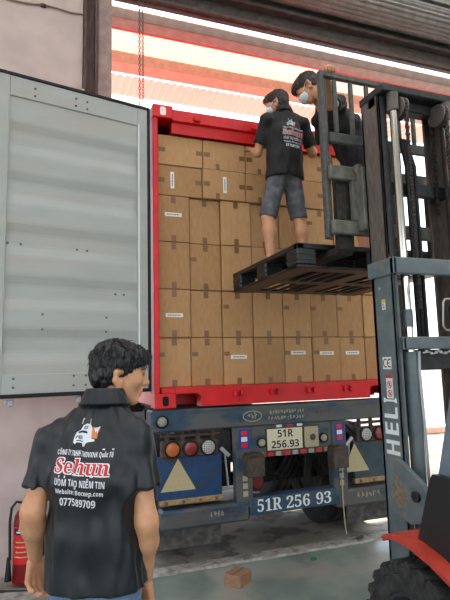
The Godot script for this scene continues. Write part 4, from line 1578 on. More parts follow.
	# cowl sides, floor, body, counterweight
	for s in 2:
		st = mb()
		var x0 := 0.775 if s == 0 else 1.735
		var cp := PackedVector2Array([Vector2(2.055, 0.77), Vector2(2.165, 1.07), Vector2(2.185, 1.10), Vector2(2.30, 1.10), Vector2(2.27, 0.69)])
		prism(st, cp, 0.05, Transform3D(Basis(Vector3(0, 0, 1), Vector3(0, 1, 0), Vector3(-1, 0, 0)), Vector3(x0 + 0.05, 0, 0)))
		part("cowl_cover", st, M.cover_black, t, off)
	st = mb()
	bx(st, Vector3(0.84, 0.42, 2.14), Vector3(1.72, 1.05, 2.22), 0.01)
	part("cowl", st, M.truck_blue_grey, t, off)
	st = mb()
	bx(st, Vector3(0.72, 0.25, 2.66), Vector3(1.84, 0.95, 3.3), 0.03)
	bx(st, Vector3(0.74, 0.25, 2.22), Vector3(1.82, 0.44, 2.70), 0.02)
	part("body", st, M.truck_blue_grey, t, off)
	st = mb()
	bx(st, Vector3(0.70, 0.30, 3.3), Vector3(1.86, 1.08, 4.1), 0.08)
	part("counterweight", st, M.truck_blue_grey, t, off)
	st = mb()
	bx(st, Vector3(1.02, 0.95, 2.85), Vector3(1.54, 1.08, 3.3), 0.04)
	bx(st, Vector3(1.02, 1.05, 3.22), Vector3(1.54, 1.5, 3.34), 0.04)
	part("seat", st, M.cover_black, t, off)
	st = mb()
	rod(st, Vector3(1.28, 0.9, 2.24), Vector3(1.28, 1.18, 2.5), 0.025, 10)
	part("steering_column", st, M.cover_black, t, off)
	st = mb()
	var ring := PackedVector3Array()
	for i in 25:
		var a := TAU * i / 24.0
		ring.append(Vector3(1.28, 1.19, 2.51) + Vector3(cos(a), sin(a) * 0.6, sin(a) * -0.8) * 0.16)
	tube(st, ring, 0.013, 8)
	part("steering_wheel", st, M.cover_black, t, off)
	for s in 2:
		var x := 0.80 if s == 0 else 1.70
		st = mb()
		bar(st, Vector3(x + 0.025, 0.80, 2.13), Vector3(x + 0.06, 2.10, 2.49), 0.05, 0.07, 0.012, Vector3.BACK)
		part("guard_front_leg", st, M.truck_blue_grey, t, off)
		st = mb()
		bar(st, Vector3(x, 1.0, 3.45), Vector3(x, 2.10, 3.35), 0.06, 0.07, 0.012, Vector3.BACK)
		part("guard_rear_leg", st, M.truck_blue_grey, t, off)
	st = mb()
	bx(st, Vector3(0.77, 2.08, 2.46), Vector3(1.79, 2.14, 2.54), 0.012)
	bx(st, Vector3(0.77, 2.08, 3.32), Vector3(1.79, 2.14, 3.40), 0.012)
	for k in 6:
		var x := 0.80 + k * 0.192
		bx(st, Vector3(x - 0.015, 2.09, 2.54), Vector3(x + 0.015, 2.13, 3.32), 0.006)
	part("overhead_guard", st, M.truck_blue_grey, t, off)

func mast_marks(ch: Node3D, xl: float) -> void:
	# stickers and the vertical lettering on the mast's outer side, which faces -x
	var face := func(y: float, z: float, turn: float) -> Transform3D:
		var b := Basis(Vector3(0, 0, 1), Vector3(0, 1, 0), Vector3(-1, 0, 0))
		return Transform3D(b * Basis(Vector3(0, 0, 1), turn), Vector3(xl, y, z))
	for e: Array in [["H", 1.135, 0.078], ["E", 1.238, 0.066], ["L", 1.325, 0.062], ["I", 1.392, 0.026]]:
		var o := mi("lettering", text_mesh(e[0], 0.115, e[2], 0.0012), M.letter_white, ch)
		o.transform = face.call(e[1], 1.672, PI * 0.5)
	var st := mb()
	bx(st, Vector3(-0.038, -0.034, 0), Vector3(0.038, 0.034, 0.001))
	var ce := mi("sticker", st.commit(), M.sticker_white, ch)
	ce.transform = face.call(1.60, 1.665, 0.0)
	st = mb()
	for k in 2:
		var cx := -0.012 if k == 0 else 0.024
		for i in 14:
			var a0 := deg_to_rad(60 + i * 17.0)
			var a1 := deg_to_rad(60 + (i + 1) * 17.0)
			bar(st, Vector3(cx + cos(a0) * 0.02, sin(a0) * 0.022, 0.0015), Vector3(cx + cos(a1) * 0.02, sin(a1) * 0.022, 0.0015), 0.006, 0.001, 0.0, Vector3.BACK)
	bx(st, Vector3(0.006, -0.003, 0.001), Vector3(0.022, 0.003, 0.002))
	mi("print", st.commit(), M.ink, ce)
	st = mb()
	bx(st, Vector3(-0.028, -0.065, 0), Vector3(0.028, 0.065, 0.001))
	var ws := mi("sticker", st.commit(), M.sticker_white, ch)
	ws.transform = face.call(1.468, 1.675, 0.0)
	st = mb()
	bx(st, Vector3(-0.028, 0.048, 0.001), Vector3(0.028, 0.065, 0.002))
	mi("print", st.commit(), M.sticker_red, ws)
	st = mb()
	for y: float in [0.012, -0.038]:
		for i in 16:
			var a0 := TAU * i / 16
			var a1 := TAU * (i + 1) / 16
			bar(st, Vector3(cos(a0) * 0.018, y + sin(a0) * 0.018, 0.0015), Vector3(cos(a1) * 0.018, y + sin(a1) * 0.018, 0.0015), 0.004, 0.001, 0.0, Vector3.BACK)
		bar(st, Vector3(-0.013, y + 0.013, 0.0015), Vector3(0.013, y - 0.013, 0.0015), 0.004, 0.001, 0.0, Vector3.BACK)
	mi("print", st.commit(), M.sticker_red, ws)
	st = mb()
	for y: float in [0.012, -0.038]:
		box(st, Vector3(0, y + 0.006, 0.0012), Vector3(0.007, 0.007, 0.001))
		box(st, Vector3(0.001, y - 0.004, 0.0012), Vector3(0.012, 0.010, 0.001))
	mi("print", st.commit(), M.ink, ws)
	st = mb()
	bx(st, Vector3(-0.016, -0.03, 0), Vector3(0.016, 0.03, 0.001))
	var ys := mi("sticker", st.commit(), M.sticker_white, ch)
	ys.transform = face.call(1.935, 1.668, 0.0)
	st = mb()
	bx(st, Vector3(-0.016, 0.012, 0.001), Vector3(0.016, 0.03, 0.002))
	mi("print", st.commit(), M.sticker_yellow, ys)
	st = mb()
	for k in 3:
		bx(st, Vector3(-0.011, -0.02 + k * 0.01, 0.001), Vector3(0.009 - 0.004 * k, -0.016 + k * 0.01, 0.002))
	mi("print", st.commit(), M.ink, ys)
	st = mb()
	lathe(st, disc_profile(0.009, 0.006, 0.002), Transform3D(Basis(Vector3(0, 0, 1), Vector3(-1, 0, 0), Vector3(0, -1, 0)), Vector3(xl, 2.03, 1.64)), 10)
	mi("bolt_head", st.commit(), M.galvanised, ch)

func forklift_wheel(t: Node3D, at: Vector3, r: float, w: float, left: bool) -> void:
	var st := mb()
	var h := w * 0.5
	lathe(st, PackedVector2Array([Vector2(r * 0.58, -h * 0.85), Vector2(r * 0.62, -h * 0.97), Vector2(r * 0.70, -h), Vector2(r * 0.82, -h), Vector2(r * 0.84, -h * 0.98), Vector2(r * 0.92, -h * 0.97), Vector2(r * 0.955, -h * 0.8), Vector2(r * 0.955, h * 0.8), Vector2(r * 0.92, h * 0.97), Vector2(r * 0.84, h * 0.98), Vector2(r * 0.82, h), Vector2(r * 0.70, h), Vector2(r * 0.62, h * 0.97), Vector2(r * 0.58, h * 0.85)]), axis_x(Vector3.ZERO), 48)
	var ty := part("tyre", st, M.tyre, t, at)
	# heavy tread lugs that reach over the shoulder
	for s: float in [-1.0, 1.0]:
		st = mb()
		for k in 22:
			var a := TAU * (k + (0.5 if s > 0 else 0.0)) / 22
			var bas := Basis(Vector3(1, 0, 0), a)
			var c := bas * Vector3(s * h * 0.52, r * 0.965, 0)
			box(st, c, Vector3(h * 0.98, r * 0.07, r * 0.15), 0.008, bas * Basis(Vector3(0, 1, 0), s * 0.25))
			var c2 := bas * Vector3(s * h * 0.99, r * 0.90, 0)
			box(st, c2, Vector3(0.012, r * 0.14, r * 0.14), 0.004, bas)
		mi("tread", st.commit(), M.tyre, ty)
	st = mb()
	lathe(st, PackedVector2Array([Vector2(0, -h * 0.45), Vector2(r * 0.2, -h * 0.5), Vector2(r * 0.36, -h * 0.3), Vector2(r * 0.5, -h * 0.4), Vector2(r * 0.56, -h * 0.9), Vector2(r * 0.60, -h * 0.92), Vector2(r * 0.60, h * 0.92), Vector2(r * 0.56, h * 0.9), Vector2(r * 0.5, h * 0.4), Vector2(r * 0.36, h * 0.3), Vector2(r * 0.2, h * 0.5), Vector2(0, h * 0.45)]), axis_x(Vector3.ZERO), 32)
	for k in 6:
		var a := TAU * k / 6
		for s: float in [-1.0, 1.0]:
			box(st, Vector3(s * h * 0.42, cos(a) * r * 0.3, sin(a) * r * 0.3), Vector3(0.02, 0.022, 0.022), 0.004)
	mi("rim", st.commit(), M.rim_dark, ty)

# ---------------------------------------------------------------- pallet
func build_pallet() -> void:
	var o := Vector3(1.25, 2.22, 0.69)
	var t := thing("plastic_pallet", "black plastic pallet raised on the forklift's forks", "pallet", o)
	var hx := 0.60
	var hz := 0.57
	# nine feet
	for i in 3:
		for j in 3:
			var c := Vector3((i - 1) * (hx - 0.07), 0.075, (j - 1) * (hz - 0.08))
			var st := mb()
			box(st, c, Vector3(0.14, 0.116, 0.16), 0.012)
			for r in 2:
				box(st, c + Vector3(0, -0.02 + r * 0.035, 0), Vector3(0.146, 0.008, 0.166), 0.002)
			mi("foot_block", st.commit(), M.pallet_black, t)
	# top deck: rim, then slats one way over ribs the other way
	var st := mb()
	for s: float in [-1.0, 1.0]:
		bx(st, Vector3(s * hx, 0.125, -hz), Vector3(s * (hx - 0.05), 0.16, hz), 0.005)
		bx(st, Vector3(-hx, 0.125, s * hz), Vector3(hx, 0.16, s * (hz - 0.05)), 0.005)
	mi("deck_rim", st.commit(), M.pallet_black, t)
	for k in 19:
		var x := -hx + 0.085 + k * (2 * hx - 0.17) / 18.0
		st = mb()
		bx(st, Vector3(x - 0.019, 0.138, -hz + 0.05), Vector3(x + 0.019, 0.16, hz - 0.05), 0.003)
		mi("deck_slat", st.commit(), M.pallet_black, t)
	for k in 13:
		var z := -hz + 0.085 + k * (2 * hz - 0.17) / 12.0
		st = mb()
		bx(st, Vector3(-hx + 0.05, 0.118, z - 0.007), Vector3(hx - 0.05, 0.140, z + 0.007), 0.002)
		mi("deck_rib", st.commit(), M.pallet_black, t)
	# bottom runners: a frame, one runner down the middle each way, and close bars along z that show from below
	for k in 3:
		st = mb()
		var x := (k - 1) * (hx - 0.07)
		bx(st, Vector3(x - 0.07, 0.0, -hz), Vector3(x + 0.07, 0.02, hz), 0.004)
		mi("bottom_runner", st.commit(), M.pallet_black, t)
		st = mb()
		var z := (k - 1) * (hz - 0.08)
		bx(st, Vector3(-hx, 0.001, z - 0.06), Vector3(hx, 0.019, z + 0.06), 0.004)
		mi("bottom_runner", st.commit(), M.pallet_black, t)
	for k in 10:
		var x := -hx + 0.16 + k * (2 * hx - 0.32) / 9.0
		st = mb()
		bx(st, Vector3(x - 0.012, 0.002, -hz + 0.12), Vector3(x + 0.012, 0.018, hz - 0.12), 0.003)
		mi("bottom_bar", st.commit(), M.pallet_black, t)

# ---------------------------------------------------------------- people
func head_blob() -> Blob:
	# faces -z, y up, origin at mid height between chin and crown
	var b := Blob.new()
	b.k = 0.018
	b.ball(Vector3(0, 0.03, 0.012), Vector3(0.072, 0.083, 0.092))
	b.ball(Vector3(0, -0.02, -0.030), Vector3(0.060, 0.083, 0.060))
	for s: float in [-1.0, 1.0]:
		b.add(Vector3(s * 0.048, -0.045, -0.002), Vector3(s * 0.018, -0.092, -0.060), 0.020, 0.017)
		b.ball(Vector3(s * 0.038, -0.02, -0.060), Vector3(0.024, 0.026, 0.022))
		b.ball(Vector3(s * 0.011, -0.030, -0.098), Vector3(0.009, 0.008, 0.010))
		# ear: a rim of small capsules round a hollow
		b.add(Vector3(s * 0.071, -0.050, 0.004), Vector3(s * 0.074, -0.028, -0.002), 0.008, 0.007)
		b.add(Vector3(s * 0.074, 0.002, 0.006), Vector3(s * 0.082, -0.002, 0.022), 0.006, 0.006)
		b.add(Vector3(s * 0.082, -0.002, 0.022), Vector3(s * 0.080, -0.030, 0.022), 0.006, 0.006)
		b.add(Vector3(s * 0.080, -0.030, 0.022), Vector3(s * 0.072, -0.054, 0.008), 0.006, 0.007)
		b.sub(Vector3(s * 0.031, 0.004, -0.104), Vector3(s * 0.033, 0.004, -0.104), 0.014, 0.014)
	b.ball(Vector3(0, -0.096, -0.066), Vector3(0.022, 0.016, 0.018))
	b.add(Vector3(-0.030, 0.024, -0.078), Vector3(0.030, 0.024, -0.078), 0.013, 0.013)
	b.add(Vector3(0, 0.010, -0.088), Vector3(0, -0.024, -0.108), 0.007, 0.010)
	b.add(Vector3(-0.017, -0.056, -0.084), Vector3(0.017, -0.056, -0.084), 0.008, 0.008)
	b.add(Vector3(-0.013, -0.068, -0.081), Vector3(0.013, -0.068, -0.081), 0.008, 0.008)
	b.add(Vector3(0, -0.05, 0.02), Vector3(0, -0.16, 0.03), 0.050, 0.055)
	return b

func hair_blob(fringe: float) -> Blob:
	var b := Blob.new()
	b.k = 0.02
	b.ball(Vector3(0, 0.040, 0.014), Vector3(0.081, 0.086, 0.102))
	b.ball(Vector3(0, -0.010, 0.036), Vector3(0.070, 0.076, 0.072))
	b.ball(Vector3(0, 0.062, -0.050), Vector3(0.064, 0.044, 0.052 + fringe))
	var n := Vector3(0, -0.81, -0.587)
	b.cuts.append([n, 0.020])
	b.cuts.append([Vector3(0, -1, 0), 0.084])
	for s: float in [-1.0, 1.0]:
		b.sub(Vector3(s * 0.090, -0.034, 0.008), Vector3(s * 0.090, -0.016, 0.014), 0.026, 0.026)
		b.sub(Vector3(s * 0.085, -0.074, -0.02), Vector3(s * 0.085, -0.066, 0.0), 0.036, 0.030)
	b.noise = FastNoiseLite.new()
	b.noise.seed = 3
	b.noise.frequency = 1.0
	b.noise.fractal_octaves = 2
	b.amp = 0.008
	b.nscale = Vector3(55, 22, 55)
	return b

func hair_strands(st: SurfaceTool, b: Blob, count: int, xf: Transform3D, seed_: int) -> void:
	var r := RandomNumberGenerator.new()
	r.seed = seed_
	var crown := Vector3(0.0, 0.125, 0.045)
	var cand := b.all()
	var made := 0
	var tries := 0
	while made < count and tries < count * 6:
		tries += 1
		var d := Vector3(r.randfn(), r.randfn(), r.randfn()).normalized()
		var p := Vector3(0, 0.035, 0.015) + d * 0.12
		for i in 12:
			p -= d * maxf(b.eval(p, cand) * 0.8, 0.0)
		if b.eval(p, cand) > 0.004 or b.eval(p + Vector3(0, 0.012, 0.008), cand) > 0.010:
			continue
		made += 1
		var flow := (p - crown)
		flow = (flow - d * flow.dot(d)).normalized()
		flow = (flow + Vector3(r.randf_range(-0.35, 0.35), r.randf_range(-0.2, 0.25), r.randf_range(-0.35, 0.35))).normalized()
		var top := clampf((p.y - 0.03) / 0.08, 0.0, 1.0)
		var back := clampf(p.z / 0.1, 0.0, 1.0)
		var ln := lerpf(0.014, 0.040, top) * r.randf_range(0.7, 1.25)
		var lift := 0.18 + 0.55 * top * back * r.randf()
		var pts := PackedVector3Array()
		for i in 4:
			var u := i / 3.0
			pts.append(xf * (p - d * 0.004 + flow * ln * u + d * (lift * ln * u * (1.0 - 0.45 * u) + 0.001) + Vector3(0, -0.006 * u * u * (1.0 - lift), 0)))
		tube(st, pts, PackedFloat32Array([0.0021, 0.0019, 0.0013, 0.0004]), 3, false)

func hand_blob(thumb_side: float, curl: float, spread := 1.0) -> Blob:
	# wrist at the origin, fingers along -y, palm towards +z
	var b := Blob.new()
	b.k = 0.006
	var lens := [0.070, 0.078, 0.072, 0.056]
	b.add(Vector3(0, 0.03, 0), Vector3(0, -0.015, 0), 0.024, 0.022, Vector3(1.0, 1.0, 1.25))
	for i in 4:
		var x := thumb_side * (0.029 - 0.0195 * i)
		var y0 := -0.088 + (0.004 if i == 0 else 0.0 if i == 1 else 0.005 if i == 2 else 0.014)
		b.add(Vector3(x * 0.55, -0.012, 0), Vector3(x, y0, 0), 0.0135, 0.0105)
		var p := Vector3(x, y0, 0)
		var a := 0.25 + curl * 0.5 + 0.06 * i
		var L: float = lens[i]
		var rr := 0.0092 if i < 3 else 0.008
		for j in 3:
			var seg: float = L * [0.44, 0.31, 0.25][j]
			var dir := Vector3(thumb_side * 0.05 * spread * (1.5 - i) * 0.6, -cos(a), sin(a))
			var q := p + dir * seg
			b.add(p, q, rr * (1.0 - 0.10 * j), rr * (0.92 - 0.10 * j))
			p = q
			a += curl * [0.9, 0.7, 0.5][j] + 0.08
	b.add(Vector3(thumb_side * 0.014, -0.020, 0.004), Vector3(thumb_side * 0.036, -0.050, 0.014), 0.015, 0.0125)
	b.add(Vector3(thumb_side * 0.036, -0.050, 0.014), Vector3(thumb_side * 0.042, -0.078, 0.024), 0.0115, 0.010)
	b.add(Vector3(thumb_side * 0.042, -0.078, 0.024), Vector3(thumb_side * 0.040, -0.098, 0.032), 0.010, 0.0085)
	return b

func hand_frame(wrist: Vector3, towards: Vector3, palm: Vector3) -> Transform3D:
	var y := -towards.normalized()
	var z := (palm - y * palm.dot(y)).normalized()
	return Transform3D(Basis(y.cross(z), y, z), wrist)

# J holds joints in the person's own axes (facing -z): hip_l, hip_r, knee_*, ankle_*, toe_*, waist, chest, sh_*, el_*, wr_*, neck; head and hand frames
func person_body(t: Node3D, J: Dictionary, cell: float, head_cell: float, hand_cell: float) -> MeshInstance3D:
	var b := Blob.new()
	b.k = 0.035
	b.add(J.hip_l, J.hip_r, 0.060, 0.060)
	b.add((J.hip_l + J.hip_r) * 0.5 + Vector3(0, 0.06, 0), J.waist, 0.060, 0.072)
	b.add(J.waist, J.chest, 0.082, 0.088)
	b.add(J.chest, J.neck + Vector3(0, -0.06, 0), 0.085, 0.055)
	b.add(J.sh_l, J.sh_r, 0.036, 0.036)
	b.add(J.neck + Vector3(0, -0.05, 0), J.neck_top, 0.052, 0.048)
	for s: String in ["l", "r"]:
		b.add(J["sh_" + s], J["el_" + s], 0.041, 0.034)
		var m: Vector3 = J["el_" + s].lerp(J["wr_" + s], 0.3)
		b.add(J["el_" + s], m, 0.033, 0.036)
		b.add(m, J["wr_" + s], 0.036, 0.024)
		b.add(J["hip_" + s], J["knee_" + s], 0.060, 0.050)
		var c: Vector3 = J["knee_" + s].lerp(J["ankle_" + s], 0.35)
		b.add(J["knee_" + s], c + Vector3(0, 0, 0.012), 0.050, 0.053)
		b.add(c + Vector3(0, 0, 0.012), J["ankle_" + s], 0.052, 0.034)
	var st := mb()
	b.mesh(st, cell)
	head_blob().mesh(st, head_cell, J.head)
	hand_blob(1.0, J.get("curl_l", 0.6)).mesh(st, hand_cell, J.hand_l)
	hand_blob(-1.0, J.get("curl_r", 0.6)).mesh(st, hand_cell, J.hand_r)
	var body := mi("body", st.commit(), M.skin, t)
	body.set_meta("label", "bare forearms, hands, neck and face")
	# eyes and brows
	for s: float in [-1.0, 1.0]:
		st = mb()
		var e := Blob.new()
		e.ball(Vector3(s * 0.031, 0.003, -0.0785), Vector3(0.011, 0.006, 0.010))
		e.mesh(st, 0.003, J.head)
		var eye := mi("eye", st.commit(), M.eye_white, body)
		st = mb()
		e = Blob.new()
		e.ball(Vector3(s * 0.031, 0.003, -0.0862), Vector3(0.0055, 0.0050, 0.004))
		e.mesh(st, 0.0018, J.head)
		mi("iris", st.commit(), M.eye_dark, eye)
		st = mb()
		tube(st, PackedVector3Array([J.head * Vector3(s * 0.014, 0.020, -0.0925), J.head * Vector3(s * 0.032, 0.025, -0.090), J.head * Vector3(s * 0.050, 0.020, -0.076)]), PackedFloat32Array([0.0035, 0.0042, 0.002]), 6)
		mi("eyebrow", st.commit(), M.hair_black, body)
	return body

func person_hair(t: Node3D, J: Dictionary, m: Material, cell: float, strands: int, fringe := 0.012) -> void:
	var b := hair_blob(fringe)
	var st := mb()
	b.mesh(st, cell, J.head)
	hair_strands(st, b, strands, J.head, 5)
	mi("hair", st.commit(), m, t)

# a loose short-sleeved shirt; hem at height `hem` in the person's own axes unless axis is given
func shirt_blob(J: Dictionary, hem: float, sleeve: float, hem_dir := Vector3.UP) -> Blob:
	var b := Blob.new()
	b.k = 0.04
	var side: Vector3 = (J.sh_r - J.sh_l).normalized()
	var mid: Vector3 = (J.sh_l + J.sh_r) * 0.5
	var low: Vector3 = (J.hip_l + J.hip_r) * 0.5
	var ax: Vector3 = (J.chest - low).normalized()
	var bottom: Vector3 = low - ax * 0.06
	for s: float in [-1.0, 1.0]:
		b.add(J.chest + side * s * 0.052 - ax * 0.03, J.waist + side * s * 0.044, 0.106, 0.102)
		b.add(J.waist + side * s * 0.044, bottom + side * s * 0.058, 0.102, 0.114)
		b.add(J.chest + side * s * 0.058, mid + side * s * 0.075 - ax * 0.035, 0.104, 0.062)
	b.add(J.chest - ax * 0.02, J.neck - ax * 0.045, 0.112, 0.082)
	for s: String in ["l", "r"]:
		b.add(J.neck + Vector3(0, 0.012, 0), J["sh_" + s], 0.058, 0.050)
		var a: Vector3 = J["sh_" + s]
		var e: Vector3 = J["el_" + s]
		var d := (e - a).normalized()
		var end: Vector3 = a + d * sleeve
		b.add(a - d * 0.005, end, 0.050, 0.057, Vector3.ONE, 1)
	b.cuts.append([-hem_dir, -hem_dir.dot(low) - hem])
	b.sub(low + hem_dir * (hem - 0.03), low + hem_dir * (hem + 0.012), 0.10, 0.10, Vector3(0.72, 1, 1.05))
	b.noise = FastNoiseLite.new()
	b.noise.seed = 11
	b.noise.frequency = 1.0
	b.noise.fractal_octaves = 2
	b.amp = 0.015
	b.nscale = Vector3(13, 3.6, 13)
	return b

func collar(t: Node3D, J: Dictionary, m: Material, parent: Node3D) -> void:
	# a folded collar standing round the neck
	var st := mb()
	var c: Vector3 = J.neck + Vector3(0, 0.042, 0.0)
	var n := 28
	var rings := []
	for e: Array in [[0.060, 0.044], [0.064, 0.048], [0.070, 0.038], [0.086, -0.002], [0.080, -0.008], [0.060, 0.010]]:
		var ring := []
		for k in n:
			var a := TAU * k / n
			var front := maxf(0.0, -sin(a))
			ring.append(c + Vector3(cos(a) * e[0], e[1] - front * 0.035 + maxf(0.0, sin(a)) * 0.004, sin(a) * e[0] * 0.98))
		rings.append(ring)
	for i in rings.size():
		for k in n:
			var A: Vector3 = rings[i][k]
			var B: Vector3 = rings[i][(k + 1) % n]
			var C: Vector3 = rings[(i + 1) % rings.size()][(k + 1) % n]
			var D: Vector3 = rings[(i + 1) % rings.size()][k]
			quad(st, A, B, C, D)
	mi("collar", st.commit(), m, parent)

# lettering or a flat print laid over the back of a shirt
func drape_mesh(src: ArrayMesh, b: Blob, at: Vector2, lift: float, pivot := Vector2.ZERO) -> ArrayMesh:
	var st := mb()
	var arr := src.surface_get_arrays(0)
	var vs: PackedVector3Array = arr[Mesh.ARRAY_VERTEX]
	var cand := b.all()
	var memo := {}
	for v in vs:
		var key := Vector2i(roundi(v.x * 20000), roundi(v.y * 20000))
		if not memo.has(key):
			var q := pivot + (at + Vector2(v.x, v.y) - pivot).rotated(-0.055)
			var p := b.drape(q.x, q.y, 0.30, cand)
			var e := 0.003
			var n := Vector3(b.eval(p + Vector3(e, 0, 0), cand) - b.eval(p - Vector3(e, 0, 0), cand), b.eval(p + Vector3(0, e, 0), cand) - b.eval(p - Vector3(0, e, 0), cand), b.eval(p + Vector3(0, 0, e), cand) - b.eval(p - Vector3(0, 0, e), cand)).normalized()
			memo[key] = [p + n * lift, n]
		st.set_normal(memo[key][1])
		st.add_vertex(memo[key][0])
	return st.commit()

func flat_poly(pts: Array, scale: float) -> ArrayMesh:
	# a flat outline filled with small triangles, so that it can follow a curved back
	var P := PackedVector2Array()
	for p: Array in pts:
		P.append(Vector2(p[0], p[1]) * scale)
	var st := mb()
	var idx := Geometry2D.triangulate_polygon(P)
	for i in range(0, idx.size(), 3):
		split_tri(st, P[idx[i]], P[idx[i + 1]], P[idx[i + 2]], 0)
	return st.commit()

func split_tri(st: SurfaceTool, a: Vector2, b: Vector2, c: Vector2, depth: int) -> void:
	var m := maxf(a.distance_to(b), maxf(b.distance_to(c), c.distance_to(a)))
	if m < 0.014 or depth > 4:
		for v: Vector2 in ([a, b, c] if (b - a).cross(c - a) < 0 else [a, c, b]):
			st.set_normal(Vector3.BACK)
			st.add_vertex(Vector3(v.x, v.y, 0))
		return
	if a.distance_to(b) >= m - 1e-9:
		split_tri(st, a, (a + b) * 0.5, c, depth + 1)
		split_tri(st, (a + b) * 0.5, b, c, depth + 1)
	elif b.distance_to(c) >= m - 1e-9:
		split_tri(st, a, b, (b + c) * 0.5, depth + 1)
		split_tri(st, a, (b + c) * 0.5, c, depth + 1)
	else:
		split_tri(st, a, b, (a + c) * 0.5, depth + 1)
		split_tri(st, (a + c) * 0.5, b, c, depth + 1)

func back_print(shirt: Node3D, b: Blob, at: Vector2, s: float) -> void:
	# a lorry over five lines of writing; `at` is the middle of the large red word
	var rows := [
		["CÔNG TY TNHH TMDVXNK Quôc Tê", Vector2(0, 0.038), 0.024, 0.188, M.print_white, false, 0.0016],
		["Sehun", Vector2(0, 0), 0.044, 0.184, M.print_red, true, 0.0030],
		["UOM TAO NIÊM TIN", Vector2(0, -0.045), 0.027, 0.168, M.print_white, false, 0.0016],
		["Website: Bocxep.com", Vector2(0, -0.078), 0.020, 0.160, M.print_white, false, 0.0016],
		["077589709", Vector2(-0.004, -0.108), 0.024, 0.118, M.print_white, false, 0.0016]]
	# the white rim of the red word: the word four times, a little to each corner, each a hair above the last
	for k in 4:
		rows.append(["Sehun", Vector2(0.003 if k % 2 else -0.003, 0.003 if k < 2 else -0.003), 0.044, 0.184, M.print_white, true, 0.0014 + 0.0003 * k])
	for e: Array in rows:
		var src := text_mesh(e[0], e[2] * s, e[3] * s, 0.0, e[5])
		mi("print_lettering", drape_mesh(src, b, at + e[1] * s, e[6], at), e[4], shirt)
	# tone marks and horns that the lettering carries: small strokes above, beside and under the letters
	for e: Array in [[-0.069, -0.031, 0.004, 0.006], [-0.050, -0.031, 0.004, 0.006], [-0.0105, -0.0625, 0.005, 0.005], [0.040, -0.026, 0.010, 0.004], [0.062, 0.053, 0.007, 0.004], [0.091, 0.053, 0.007, 0.004]]:
		var q := [[-e[2], -e[3]], [e[2], -e[3]], [e[2], e[3]], [-e[2], e[3]]]
		mi("print_accent", drape_mesh(flat_poly(q, 0.5 * s), b, at + Vector2(e[0], e[1]) * s, 0.0016, at), M.print_white, shirt)
	# the lorry, three-quarter front view
	var lc := at + Vector2(-0.004, 0.098) * s
	for e: Array in [
		[[[-42, -30], [-40, -12], [-34, 2], [-22, 10], [-14, 24], [-2, 31], [12, 31], [20, 26], [24, 12], [24, -12], [34, -14], [34, -20], [14, -24], [4, -30], [2, -38], [-8, -40], [-12, -30], [-30, -28], [-34, -34]], M.print_white, 0.0016],
		[[[22, -10], [23, 24], [46, 20], [40, 2], [40, -12]], M.print_orange, 0.0016],
		[[[30, 20], [33, 6], [36, 12], [39, 2], [40, 12], [47, 26]], M.print_white, 0.0024],
		[[[-30, 3], [-20, 8], [-2, 9], [6, 4], [4, 0], [-16, 2], [-28, -1]], M.print_dark, 0.0024],
		[[[-14, 12], [-8, 24], [6, 25], [4, 13]], M.print_grey, 0.0024],
		[[[-36, -18], [-34, -8], [-14, -6], [-12, -20]], M.print_grey, 0.0024],
		[[[-33, -16], [-31, -10], [-29, -10], [-31, -16]], M.print_dark, 0.0030],
		[[[-27, -16], [-25, -9], [-23, -9], [-25, -16]], M.print_dark, 0.0030],
		[[[-21, -17], [-19, -9], [-17, -9], [-19, -17]], M.print_dark, 0.0030],
		[[[-20, 28], [-17, 30], [-14, 42], [-10, 45], [-11, 48], [-17, 44]], M.print_white, 0.0016],
		[[[12, 30], [15, 30], [15, 42], [19, 46], [18, 49], [12, 44]], M.print_white, 0.0016],
		[[[-30, -21], [-8, -24], [-8, -27], [-32, -24]], M.print_dark, 0.0024]]:
		mi("print_lorry", drape_mesh(flat_poly(e[0], 0.00102 * s), b, lc, e[2], at), e[1], shirt)

func trousers_blob(J: Dictionary, to_knee: bool) -> Blob:
	var b := Blob.new()
	b.k = 0.03
	var hl := {"l": J.hip_l.lerp(J.hip_r, 0.13), "r": J.hip_r.lerp(J.hip_l, 0.13)}
	b.add(hl.l, hl.r, 0.084, 0.084)
	b.add(hl.l + Vector3(0, 0.04, 0), hl.r + Vector3(0, 0.04, 0), 0.074, 0.074)
	for s: String in ["l", "r"]:
		if to_knee:
			b.add(hl[s], J["hip_" + s].lerp(J["knee_" + s], 1.02), 0.082, 0.074, Vector3.ONE, 1)
		else:
			b.add(hl[s], J["knee_" + s], 0.080, 0.070)
			b.add(J["knee_" + s], J["ankle_" + s] + Vector3(0, -0.01, 0), 0.068, 0.060)
	b.noise = FastNoiseLite.new()
	b.noise.seed = 21
	b.noise.frequency = 1.0
	b.amp = 0.008
	b.nscale = Vector3(14, 9, 14)
	return b

func shoes(t: Node3D, J: Dictionary) -> void:
	for s: String in ["l", "r"]:
		var b := Blob.new()
		b.k = 0.02
		var a: Vector3 = J["ankle_" + s]
		var toe: Vector3 = J["toe_" + s]
		var heel := Vector3(a.x, toe.y, a.z) + (a - toe).normalized() * 0.03
		heel.y = toe.y
		b.add(heel, toe, 0.04, 0.036)
		b.add(Vector3(a.x, a.y - 0.01, a.z), heel + Vector3(0, 0.01, 0), 0.042, 0.04)
		b.cuts.append([Vector3(0, -1, 0), -(toe.y - 0.034)])
		var st := mb()
		b.mesh(st, 0.01)
		mi("shoe", st.commit(), M.shoe, t)

func build_people() -> void:
	person_in_front()
	person_at_cartons()
	person_behind_backrest()

